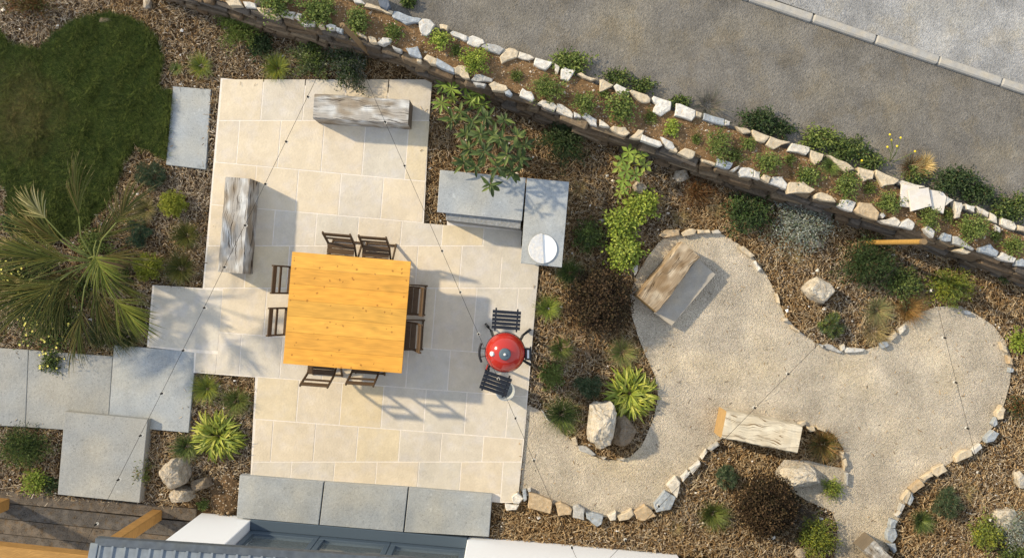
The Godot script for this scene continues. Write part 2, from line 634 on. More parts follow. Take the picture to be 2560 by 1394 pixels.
# ------------------------------------------------------------------ setting
var GRAVEL := [[1300, 1225], [1318, 1012], [1345, 1022], [1375, 1045], [1410, 1085], [1440, 1110], [1465, 1130], [1500, 1146], [1540, 1150], [1575, 1142], [1603, 1115], [1620, 1080], [1636, 1040], [1645, 990], [1638, 940], [1615, 890], [1595, 840], [1580, 790], [1575, 740], [1590, 690], [1620, 640], [1650, 602], [1690, 588], [1750, 580], [1800, 582], [1850, 612], [1890, 650], [1918, 690], [1942, 740], [1962, 790], [1995, 825], [2040, 858], [2100, 876], [2160, 874], [2205, 862], [2237, 840], [2257, 810], [2290, 785], [2340, 766], [2400, 764], [2440, 785], [2482, 812], [2512, 850], [2530, 900], [2524, 960], [2510, 1010], [2488, 1060], [2445, 1110], [2400, 1140], [2350, 1172], [2292, 1222], [2262, 1260], [2242, 1310], [2228, 1350], [2215, 1394], [2205, 1480], [2060, 1480], [2085, 1394], [2095, 1320], [2080, 1278], [2020, 1252], [1960, 1215], [1935, 1180], [1960, 1148], [2020, 1150], [2080, 1165], [2112, 1170], [2108, 1120], [2085, 1085], [2050, 1068], [1960, 1062], [1820, 1085], [1780, 1112], [1740, 1155], [1702, 1198], [1680, 1230], [1650, 1262], [1610, 1285], [1560, 1295], [1500, 1290], [1440, 1275], [1380, 1258], [1330, 1240]]
var LAWN := [[-260, 60], [-60, 70], [0, 88], [30, 120], [100, 132], [128, 104], [165, 76], [210, 50], [260, 40], [310, 42], [355, 65], [385, 95], [405, 125], [406, 160], [394, 200], [402, 235], [428, 228], [414, 395], [380, 372], [340, 368], [310, 395], [298, 430], [290, 470], [260, 520], [215, 560], [180, 590], [130, 600], [70, 592], [35, 560], [20, 500], [10, 450], [0, 390], [-60, 330], [-260, 330]]
var PATIO := [[554, 197], [1076, 243], [1060, 560], [1118, 563], [1118, 545], [1300, 560], [1303, 577], [1300, 668], [1345, 686], [1310, 1100], [1298, 1216], [1296, 1254], [1253, 1254], [628, 1190], [640, 942], [486, 930], [488, 880], [370, 866], [384, 712], [509, 720]]
var INNER := [[300, -85], [420, -42], [530, -8], [640, 24], [770, 57], [960, 106], [1035, 135], [1110, 170], [1200, 198], [1310, 236], [1450, 290], [1550, 324], [1620, 348], [1730, 386], [1810, 410], [1940, 455], [2060, 494], [2140, 518], [2240, 550], [2370, 600], [2470, 630], [2560, 665], [2700, 715]]
var OUTER := [[600, -130], [790, -45], [900, 4], [1000, 40], [1060, 66], [1150, 90], [1240, 120], [1370, 160], [1420, 180], [1510, 214], [1600, 242], [1660, 268], [1790, 302], [1900, 348], [1990, 376], [2100, 420], [2230, 458], [2330, 500], [2440, 538], [2560, 585], [2700, 640]]
var SLABS := []

func sheet(called: String, poly: PackedVector2Array, y: float, m: Material, parent: Node = null) -> MeshInstance3D:
	var mb := Mesher.new()
	var idx := Geometry2D.triangulate_polygon(poly)
	for i in range(0, idx.size(), 3):
		var a := Vector3(poly[idx[i]].x, y, poly[idx[i]].y)
		var b := Vector3(poly[idx[i + 1]].x, y, poly[idx[i + 1]].y)
		var d := Vector3(poly[idx[i + 2]].x, y, poly[idx[i + 2]].y)
		if (b - a).cross(d - a).y > 0:
			mb.tri(a, b, d)
		else:
			mb.tri(a, d, b)
	var o := put(called, mb, m, parent)
	if parent == null:
		o.set_meta("kind", "structure")
	return o

func ground():
	# bare earth under the mulch: gently uneven near the terrace, flat beyond
	var mb := Mesher.new()
	var rows := []
	for i in 97:
		var row := []
		for j in 161:
			var x := -10.0 + j * 0.125
			var z := -6.0 + i * 0.125
			row.append(Vector3(x, earth(x, z), z))
		rows.append(row)
	mb.smooth_grid(rows, false)
	var o := put("ground", mb, M.mulch_floor)
	o.set_meta("kind", "structure")
	var far := Mesher.new()
	for q in [[-40, -40, 40, -6], [-40, 6, 40, 40], [-40, -6, -10, 6], [10, -6, 40, 6]]:
		far.quad(Vector3(q[0], -0.045, q[1]), Vector3(q[0], -0.045, q[3]), Vector3(q[2], -0.045, q[3]), Vector3(q[2], -0.045, q[1]))
	put("ground", far, M.mulch_floor).set_meta("kind", "structure")
	sheet("gravel_path", poly_at(GRAVEL), 0.014, M.gravel)
	sheet("lawn", poly_at(LAWN), 0.012, M.lawn_floor)

func earth(x: float, z: float) -> float:
	return -0.03 + 0.03 * bumps.get_noise_2d(x * 0.9, z * 0.9) + 0.012 * bumps.get_noise_2d(x * 4.0 + 50.0, z * 4.0)

func tile_mesh(p: Array, y1: float, y0: float, gap: float, bev: float) -> Mesher:
	# p: four corners (x, z); the joint is left open by gap on every side
	var q := []
	for i in 4:
		var a: Vector2 = p[i]
		var e1: Vector2 = (p[(i + 1) % 4] - a).normalized()
		var e2: Vector2 = (p[(i + 3) % 4] - a).normalized()
		q.append(a + (e1 + e2) * gap)
	var mb := Mesher.new()
	mb.prism(PackedVector2Array(q), y0, y1, bev)
	return mb

func patio():
	var root := setting("patio")
	sheet("mortar_bed", poly_at(PATIO), 0.0475, M.grout, root)
	# each course: its upper and lower joint line as two points, and where the cross joints stand
	var L := [
		[[554, 197], [1076, 243]], [[546, 301], [1069, 348]], [[536.3, 404.7], [1063, 453]], [[527.4, 511], [1055.5, 556]],
		[[520, 614], [1253, 677]], [[508, 720], [1230, 780]], [[544, 830], [1188.6, 879.7]], [[485.6, 930], [1317.5, 991]], [[637.4, 1047], [1307, 1097]],
		[[631, 1154], [1301, 1202]], [[598, 1186.7], [1230, 1235]]]
	var rowsj := [
		[550, 654, 758, 860, 965, 1074], [541, 594, 697, 805.5, 908, 1015, 1067], [531, 637, 742, 849, 955, 1060],
		[523, 585, 683.5, 788, 893, 1001, 1103, 1206, 1302], [513, 613, 718, 823, 928, 1038, 1147, 1248, 1343],
		[551, 662, 767, 872, 977, 1082.5, 1184, 1287, 1333], [542, 600, 702, 807, 912, 1018, 1122, 1226, 1322],
		[639, 743.5, 851.6, 955.6, 1061.7, 1163.6, 1267.6, 1314], [634, 679, 785, 891, 997, 1101, 1205, 1304], [628, 727, 834, 939, 1044, 1149, 1253, 1299]]
	var lean := -0.078
	var lots := []
	for r in 10:
		for k in rowsj[r].size() - 1:
			var c := []
			for e in [[0, k], [0, k + 1], [1, k + 1], [1, k]]:
				var ln = L[r + e[0]]
				var x0: float = rowsj[r][e[1]]
				var sl: float = (ln[1][1] - ln[0][1]) / (ln[1][0] - ln[0][0])
				var ym: float = (L[r][0][1] + (x0 - L[r][0][0]) * (L[r][1][1] - L[r][0][1]) / (L[r][1][0] - L[r][0][0]) + L[r + 1][0][1] + (x0 - L[r + 1][0][0]) * (L[r + 1][1][1] - L[r + 1][0][1]) / (L[r + 1][1][0] - L[r + 1][0][0])) * 0.5
				var y: float = ln[0][1] + (x0 - ln[0][0]) * sl
				var x := x0 + (y - ym) * lean
				y = ln[0][1] + (x - ln[0][0]) * sl
				c.append([x, y])
			if r == 9 and k == 6:
				c[2] = [1296, 1256]
				c[3] = [1251, 1253]
			if r == 3 and k == 7:
				c[2] = [1300, 672]
			lots.append(c)
	lots.append([[384, 712], [556, 726], [544, 878], [370, 866]])
	lots.append([[488, 880], [543, 884], [539, 934], [485, 930]])
	for c in lots:
		var p := []
		for q in c:
			var w := at(q[0], q[1], 0.05)
			p.append(Vector2(w.x, w.z))
		put("paving_stone", tile_mesh(p, 0.05 + rnd(-0.001, 0.001), 0.02, 0.007, 0.0015), M.lime[[0, 0, 1, 1, 2, 2, 3, 4, 4, 5][R.randi() % 10]], root)

func slab(label: String, pts: Array, top: float, bottom: float, m: Material):
	SLABS.append(pts)
	var p := []
	for q in pts:
		var w := at(q[0], q[1], top)
		p.append(Vector2(w.x, w.z))
	var c := (p[0] + p[1] + p[2] + p[3]) as Vector2 / 4.0
	var loc := []
	for q in p:
		loc.append(q - c)
	var o := put("concrete_slab", tile_mesh(loc, top, bottom, 0.003, 0.006), m)
	o.position = Vector3(c.x, 0, c.y)
	tag(o, label, "slab", "grey concrete paving slabs")

func slabs():
	slab("grey concrete slab lying between the lawn and the stone patio", [[431, 215], [527, 222], [514, 424], [413, 412]], 0.03, -0.03, M.concrete)
	slab("grey concrete path slab cut by the photo's edge below the palm", [[-120, 862], [70, 874], [62, 1068], [-120, 1058]], 0.045, -0.03, M.concrete_warm)
	slab("grey concrete path slab below the yellow-flowered shrub", [[70, 874], [281, 890], [268, 1082], [62, 1068]], 0.045, -0.03, M.concrete_warm)
	slab("grey concrete path slab set against the stone patio's corner", [[283, 862], [490, 878], [471, 1082], [269, 1064]], 0.045, -0.03, M.concrete)
	slab("raised grey concrete step slab beside the timber deck", [[160, 1028], [369, 1048], [348, 1257], [142, 1236]], 0.155, -0.03, M.concrete_warm)
	slab("house step slab nearest the boulders and white wall end", [[598, 1187], [809, 1204], [796, 1312], [590, 1294]], 0.13, -0.03, M.concrete)
	slab("middle one of three grey house step slabs", [[811, 1204], [1020, 1218], [1008, 1330], [798, 1312]], 0.13, -0.03, M.concrete)
	slab("house step slab at the mulch bed end of the row", [[1022, 1218], [1231, 1235], [1223, 1342], [1010, 1330]], 0.13, -0.03, M.concrete)

# irregular flat stone over a traced outline
func stone_mesh(pts: Array, top: float, depth: float, dome := 0.004) -> Array:
	var c := Vector2.ZERO
	var p := []
	for q in pts:
		var w := at(q[0], q[1], top)
		p.append(Vector2(w.x, w.z))
		c += Vector2(w.x, w.z) / pts.size()
	for i in p.size():
		p[i] = c + (p[i] - c) * 1.07
	# break the long edges a little
	var out := []
	for i in p.size():
		var a: Vector2 = p[i] - c
		var b: Vector2 = p[(i + 1) % p.size()] - c
		var l := (b - a).length()
		out.append(a)
		if l > 0.09:
			var nrm := Vector2(-(b - a).y, (b - a).x).normalized()
			out.append(a.lerp(b, rnd(0.4, 0.6)) + nrm * rnd(-0.012, 0.012))
	var mb := Mesher.new()
	var k := out.size()
	var rings := [[], [], [], []]
	for i in k:
		var q: Vector2 = out[i]
		var h := rnd(-0.008, 0.008)
		var inn := 1.0 - 0.012 / maxf(q.length(), 0.05)
		rings[0].append(Vector3(q.x * inn, dome + h, q.y * inn))
		rings[1].append(Vector3(q.x * 0.985, h * 0.5 - 0.006, q.y * 0.985))
		rings[2].append(Vector3(q.x, -0.03, q.y))
		rings[3].append(Vector3(q.x * 0.93, -depth, q.y * 0.93))
	var tri2 := PackedVector2Array()
	for i in k:
		tri2.append(Vector2(rings[0][i].x, rings[0][i].z))
	var idx := Geometry2D.triangulate_polygon(tri2)
	for i in range(0, idx.size(), 3):
		var a: Vector3 = rings[0][idx[i]]
		var b: Vector3 = rings[0][idx[i + 1]]
		var d: Vector3 = rings[0][idx[i + 2]]
		if (b - a).cross(d - a).y > 0:
			mb.tri(a, b, d)
		else:
			mb.tri(a, d, b)
	var cw := Geometry2D.is_polygon_clockwise(PackedVector2Array(out))
	for s in 3:
		for i in k:
			var j := (i + 1) % k
			if cw:
				mb.quad(rings[s][i], rings[s][j], rings[s + 1][j], rings[s + 1][i])
			else:
				mb.quad(rings[s][j], rings[s][i], rings[s + 1][i], rings[s + 1][j])
	return [mb, Vector3(c.x, top, c.y)]

func lay_stones(root: Node3D, zoom: Array, list: Array, top: float, depth: float, called := "stone"):
	for e in list:
		var pts := []
		for i in range(1, e.size(), 2):
			pts.append([e[i] / zoom[0] + zoom[1], e[i + 1] / zoom[0] + zoom[2]])
		var r := stone_mesh(pts, top + rnd(-0.012, 0.018), depth)
		var o := put(called, r[0], M.stones[e[0]], root)
		o.position = r[1]

const Z0 := [2.998, 640.0, 0.0]
const Z1 := [4.225, 900.0, 0.0]
const Z2 := [4.571, 1500.0, 180.0]
const Z3 := [3.668, 2000.0, 340.0]

func walls_and_road():
	var soil_poly := PackedVector2Array()
	for q in INNER:
		var w := at(q[0], q[1], 0.8)
		soil_poly.append(Vector2(w.x, w.z))
	for i in OUTER.size():
		var q = OUTER[OUTER.size() - 1 - i]
		var w := at(q[0], q[1], 0.8)
		soil_poly.append(Vector2(w.x, w.z))
	sheet("soil_bed", soil_poly, 0.73, M.soil)
	# road and far pavement
	var road := PackedVector2Array()
	for q in OUTER:
		var w := at(q[0] - 8, q[1] + 10, 0.66)
		road.append(Vector2(w.x, w.z))
	var k0 := at(1300, -212, 0.66)
	var k1 := at(1850, -24, 0.66)
	var k2 := at(2620, 242, 0.66)
	var k3 := at(3600, 585, 0.66)
	road.append(Vector2(9.5, road[road.size() - 1].y))
	road.append(Vector2(14, k3.z + 0.2))
	road.append(Vector2(k3.x, k3.z))
	road.append(Vector2(k2.x, k2.z))
	road.append(Vector2(k1.x, k1.z))
	road.append(Vector2(k0.x - 6.0, k0.z - 2.1))
	road.append(Vector2(road[0].x - 2.0, k0.z - 2.0))
	sheet("road", road, 0.66, M.asphalt)
	var far := PackedVector2Array([Vector2(k0.x - 6.0, k0.z - 2.15), Vector2(k1.x, k1.z - 0.02), Vector2(k2.x, k2.z - 0.02), Vector2(k3.x, k3.z - 0.02), Vector2(30, k3.z), Vector2(30, -30), Vector2(k0.x - 6.0, -30)])
	sheet("pavement", far, 0.70, M.far_road)
	var kerb := setting("kerb")
	var a := at(1845, -20, 0.72)
	var b := at(2625, 242, 0.72)
	var dir := (b - a).normalized()
	var turn := -atan2(dir.z, dir.x)
	for i in range(-6, 10):
		var mb := Mesher.new()
		mb.box(Vector3.ZERO, Vector3(0.888, 0.2, 0.115), Basis.IDENTITY, 0.02)
		jitter(mb, 0.006)
		var o := put("kerb_stone", mb, M.kerb, kerb)
		o.position = a + dir * (i * 0.892 + 0.62) + Vector3(0, -0.095, 0)
		o.rotation.y = turn
	# garden-side retaining wall
	var wall := thing("retaining_wall", "dry stone retaining wall holding the planted soil above the garden", "wall", Vector3.ZERO)
	var core := Mesher.new()
	for i in INNER.size() - 1:
		var p := at(INNER[i][0], INNER[i][1], 0.8)
		var q := at(INNER[i + 1][0], INNER[i + 1][1], 0.8)
		var nrm := Vector3(-(q - p).z, 0, (q - p).x).normalized()
		p += nrm * 0.0
		q += nrm * 0.0
		core.quad(Vector3(p.x, -0.05, p.z), Vector3(q.x, -0.05, q.z), Vector3(q.x, 0.725, q.z), Vector3(p.x, 0.725, p.z))
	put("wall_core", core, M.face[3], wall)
	var beds := [0.0, 0.11, 0.29, 0.42, 0.6, 0.74]
	for course in 5:
		var run := rnd(0, 0.3)
		for i in range(0, INNER.size() - 1):
			var p := at(INNER[i][0], INNER[i][1], 0.8)
			var q := at(INNER[i + 1][0], INNER[i + 1][1], 0.8)
			p.y = 0
			q.y = 0
			var l := (q - p).length()
			var d := (q - p) / l
			var nrm := Vector3(-d.z, 0, d.x)
			while run < l:
				var w := rnd(0.14, 0.55)
				var h: float = (beds[course + 1] - beds[course]) * rnd(0.85, 1.15)
				var out := 0.10 - course * 0.008 + rnd(-0.035, 0.045)
				var mb := Mesher.new()
				mb.box(Vector3.ZERO, Vector3(w - 0.012, h - 0.014, 0.17), Basis.IDENTITY, 0.022)
				jitter(mb, 0.03)
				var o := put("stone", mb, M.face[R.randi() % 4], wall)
				o.position = p + d * (run + w * 0.5) + nrm * (out - 0.085) + Vector3(0, (beds[course] + beds[course + 1]) * 0.5 - 0.02 + rnd(-0.025, 0.025), 0)
				o.rotation.y = -atan2(d.z, d.x) + rnd(-0.06, 0.06)
				o.rotation.z = rnd(-0.12, 0.12)
				run += w
			run -= l
	lay_stones(wall, Z0, [[2, 5, 55, 150, 65, 170, 120, 150, 140, 40, 100], [0, 170, 95, 215, 70, 290, 90, 270, 140, 190, 120], [0, 285, 130, 310, 95, 345, 105, 325, 155], [1, 335, 175, 370, 150, 445, 160, 430, 190, 350, 190], [2, 455, 180, 500, 175, 510, 205, 470, 205], [1, 520, 190, 555, 175, 595, 190, 590, 220, 540, 215], [4, 600, 200, 650, 215, 640, 245, 600, 230], [2, -230, 5, -130, 0, -110, 40, -200, 40], [1, -100, 10, -10, 25, 0, 60, -80, 50]], 0.80, 0.12)
	lay_stones(wall, Z1, [[2, -60, 320, 0, 345, 70, 390, 60, 410, 0, 380], [2, 85, 380, 160, 400, 180, 450, 100, 440], [1, 185, 450, 240, 395, 330, 410, 310, 450, 240, 470], [4, 485, 510, 605, 490, 650, 600, 630, 615, 520, 570], [2, 600, 620, 650, 630, 640, 660, 600, 650], [2, 670, 620, 710, 575, 810, 620, 800, 680, 740, 670], [4, 815, 615, 990, 720, 990, 765, 920, 740, 805, 680], [2, 1000, 720, 1040, 690, 1130, 710, 1155, 825, 1080, 810, 1000, 765], [3, 1180, 840, 1220, 785, 1280, 785, 1395, 830, 1390, 860, 1240, 860], [3, 1195, 865, 1330, 888, 1310, 915, 1230, 900], [2, 1365, 890, 1420, 860, 1540, 900, 1560, 940, 1520, 965, 1400, 950], [4, 1530, 968, 1575, 945, 1610, 990, 1590, 1010, 1540, 990], [6, 1690, 1010, 1720, 930, 1760, 960, 1810, 970, 1840, 1035, 1820, 1065], [0, 1880, 1090, 1930, 1055, 2040, 1080, 2080, 1120, 2050, 1165, 1950, 1130], [0, 2085, 1095, 2130, 1100, 2220, 1160, 2250, 1200, 2240, 1240, 2080, 1172], [1, 2262, 1180, 2330, 1210, 2335, 1240, 2265, 1235], [1, 2345, 1230, 2390, 1190, 2500, 1260, 2500, 1330, 2440, 1310], [3, 340, 480, 440, 520, 430, 545, 350, 510]], 0.80, 0.12)
	lay_stones(wall, Z2, [[0, 0, 540, 90, 600, 110, 630, 0, 610], [2, 120, 640, 160, 615, 290, 630, 340, 690, 270, 725, 150, 670], [2, 345, 745, 440, 655, 500, 670, 470, 765, 400, 760], [6, 490, 715, 690, 790, 710, 835, 680, 850, 475, 775], [1, 700, 740, 730, 750, 830, 800, 855, 860, 830, 888, 760, 850], [2, 800, 892, 870, 862, 890, 900, 880, 920], [2, 895, 925, 980, 870, 1090, 910, 1060, 980, 1020, 985], [2, 1165, 990, 1325, 1040, 1315, 1065, 1180, 1020], [4, 1335, 1065, 1350, 990, 1520, 1040, 1480, 1105, 1400, 1090], [0, 1500, 1120, 1600, 1065, 1570, 1110, 1540, 1135], [1, 1590, 1140, 1620, 1090, 1755, 1110, 1745, 1200, 1620, 1190], [1, 1765, 1115, 1835, 1140, 1828, 1225, 1762, 1200], [2, 1842, 1210, 1880, 1170, 1955, 1200, 1930, 1265], [1, 1945, 1270, 1985, 1200, 2080, 1200, 2145, 1280, 2125, 1335], [2, 2150, 1330, 2180, 1260, 2320, 1250, 2455, 1340, 2400, 1378, 2160, 1385]], 0.80, 0.12)
	lay_stones(wall, Z3, [[2, 140, 545, 200, 515, 290, 550, 330, 603, 220, 590, 150, 570], [1, 360, 640, 390, 585, 470, 590, 515, 610, 480, 690], [5, 508, 680, 550, 608, 650, 618, 727, 700, 708, 768, 540, 710], [1, 738, 720, 765, 700, 790, 728, 765, 752], [0, 740, 772, 870, 742, 925, 790, 900, 826, 780, 800], [1, 938, 792, 1000, 757, 1055, 800, 1030, 858, 915, 830], [1, 1145, 850, 1190, 815, 1240, 870, 1225, 930], [4, 1300, 930, 1330, 887, 1395, 907, 1388, 963, 1320, 955], [3, 1410, 920, 1450, 920, 1598, 1030, 1588, 1045, 1420, 985], [4, 1650, 1020, 1750, 992, 1828, 1060, 1808, 1103, 1660, 1060], [1, 1822, 1110, 1870, 1067, 1985, 1120, 1965, 1158, 1850, 1130], [4, 1988, 1140, 2050, 1122, 2110, 1200, 2000, 1187], [2, 1430, 1052, 1500, 1030, 1570, 1062, 1540, 1080]], 0.80, 0.12)
	# road-side row of stones
	var row := thing("stone_border", "row of pale stones along the road edge of the raised bed", "wall", Vector3.ZERO)
	lay_stones(row, Z0, [[1, 720, -20, 790, 0, 820, 30, 740, 20], [1, 600, -70, 700, -40, 690, -15, 610, -45]], 0.79, 0.13)
	lay_stones(row, Z1, [[2, 50, 70, 75, 30, 150, 50, 340, 115, 330, 145, 230, 110], [4, 342, 170, 365, 117, 460, 145, 560, 180, 640, 195, 615, 230, 480, 250, 400, 205], [1, 622, 240, 660, 200, 740, 212, 785, 260, 740, 340, 700, 375, 650, 350], [2, 840, 255, 930, 270, 915, 320, 850, 300], [1, 955, 345, 985, 325, 1130, 380, 1128, 425, 1100, 430, 980, 375], [6, 1140, 395, 1190, 375, 1300, 420, 1310, 455, 1250, 495, 1135, 460], [3, 1280, 490, 1350, 460, 1480, 490, 1518, 515, 1470, 568, 1340, 530], [2, 1522, 530, 1580, 507, 1672, 545, 1658, 600, 1560, 635, 1500, 665, 1478, 605], [0, 1690, 545, 1800, 580, 1840, 610, 1780, 630, 1672, 602], [6, 1860, 610, 2030, 655, 2000, 700, 1960, 735, 1840, 680], [0, 2060, 670, 2110, 700, 2090, 770, 2060, 740], [6, 2150, 705, 2270, 740, 2200, 850, 2125, 830, 2125, 740], [2, 2300, 780, 2340, 765, 2420, 810, 2500, 830, 2440, 850, 2360, 820]], 0.79, 0.13)
	lay_stones(row, Z2, [[2, 0, 90, 40, 85, 150, 145, 80, 190, 0, 220], [6, 165, 160, 195, 135, 310, 190, 330, 220, 300, 260, 240, 265, 195, 220], [2, 342, 220, 370, 202, 540, 260, 573, 300, 570, 338, 480, 345, 400, 290], [6, 600, 305, 620, 277, 810, 340, 800, 430, 700, 495, 612, 450, 645, 370], [6, 880, 360, 920, 365, 1092, 438, 1085, 500, 1050, 548, 862, 495], [2, 1105, 444, 1170, 470, 1160, 515, 1098, 502], [4, 1200, 470, 1418, 535, 1412, 608, 1190, 540], [1, 1437, 545, 1490, 565, 1480, 605, 1430, 605], [2, 1560, 620, 1640, 635, 1725, 672, 1715, 692, 1640, 700], [2, 1752, 660, 1938, 735, 1880, 803, 1790, 780, 1742, 700], [2, 1955, 737, 2175, 800, 2080, 828, 1990, 880, 1905, 830], [0, 2205, 815, 2398, 860, 2395, 900, 2358, 943, 2155, 900], [2, 2412, 890, 2560, 940, 2540, 1000, 2460, 1050, 2412, 970]], 0.79, 0.13)
	lay_stones(row, Z3, [[2, 250, 175, 320, 200, 430, 240, 500, 300, 420, 330, 345, 260], [2, 542, 287, 688, 325, 670, 390, 590, 413, 532, 350], [2, 712, 312, 908, 400, 860, 440, 762, 458, 702, 350], [0, 912, 420, 950, 407, 1150, 462, 1100, 475, 935, 445], [1, 1355, 555, 1415, 585, 1338, 638], [0, 1422, 600, 1490, 615, 1498, 650, 1470, 743, 1432, 750], [6, 1532, 622, 1608, 642, 1603, 700, 1542, 670], [0, 1627, 642, 1738, 700, 1728, 743, 1642, 700], [0, 1752, 702, 1808, 742, 1813, 798, 1752, 768], [1, 1802, 812, 1840, 840, 1840, 883, 1817, 868], [0, 1862, 752, 1968, 790, 1993, 830, 1968, 863, 1852, 810], [2, 2007, 817, 2120, 850, 2120, 890, 2002, 860]], 0.79, 0.13)
	var rc := Mesher.new()
	for i in OUTER.size() - 1:
		var p := at(OUTER[i][0], OUTER[i][1], 0.8)
		var q := at(OUTER[i + 1][0], OUTER[i + 1][1], 0.8)
		rc.quad(Vector3(q.x, 0.6, q.z), Vector3(p.x, 0.6, p.z), Vector3(p.x, 0.735, p.z), Vector3(q.x, 0.735, q.z))
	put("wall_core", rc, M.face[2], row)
	# three loose white flagstones on the border, and a slate on the road
	var fl := [["lower white flagstone of three, its corner towards the dark shrub", [940, 440, 1100, 465, 1060, 660, 920, 640], 0.815], ["white flagstone with clipped corner, farthest right of three", [1195, 490, 1315, 510, 1350, 555, 1320, 710, 1215, 670], 0.815], ["topmost white flagstone, lying across the two others", [1000, 495, 1185, 470, 1215, 640, 1025, 690], 0.855]]
	for f in fl:
		var pl := []
		for i in range(0, f[1].size(), 2):
			var w := at(f[1][i] / Z3[0] + Z3[1], f[1][i + 1] / Z3[0] + Z3[2], f[2])
			pl.append(Vector2(w.x, w.z))
		var c := Vector2.ZERO
		for q in pl:
			c += q / pl.size()
		var lp := PackedVector2Array()
		for q in pl:
			lp.append(q - c)
		var mb := Mesher.new()
		mb.prism(lp, -0.035, 0.0, 0.004)
		var o := put("flagstone", mb, M.lime_white, null)
		o.position = Vector3(c.x, f[2], c.y)
		tag(o, f[0], "flagstone", "loose white flagstones on the border")
	var sl := stone_mesh([[938, -14], [962, -14], [974, 14], [966, 24], [950, 16]], 0.86, 0.2)
	var so := put("slate", sl[0], M.slate)
	so.position = sl[1]
	tag(so, "upright dark blue slate standing on the road edge", "stone")

func jitter(mb: Mesher, amt: float):
	var f := FastNoiseLite.new()
	f.seed = R.randi() % 10000
	f.frequency = 6.0
	for i in mb.v.size():
		var p := mb.v[i]
		mb.v[i] = p + Vector3(f.get_noise_3dv(p), f.get_noise_3dv(p + Vector3(7, 0, 0)), f.get_noise_3dv(p + Vector3(0, 9, 0))) * amt * 2.0

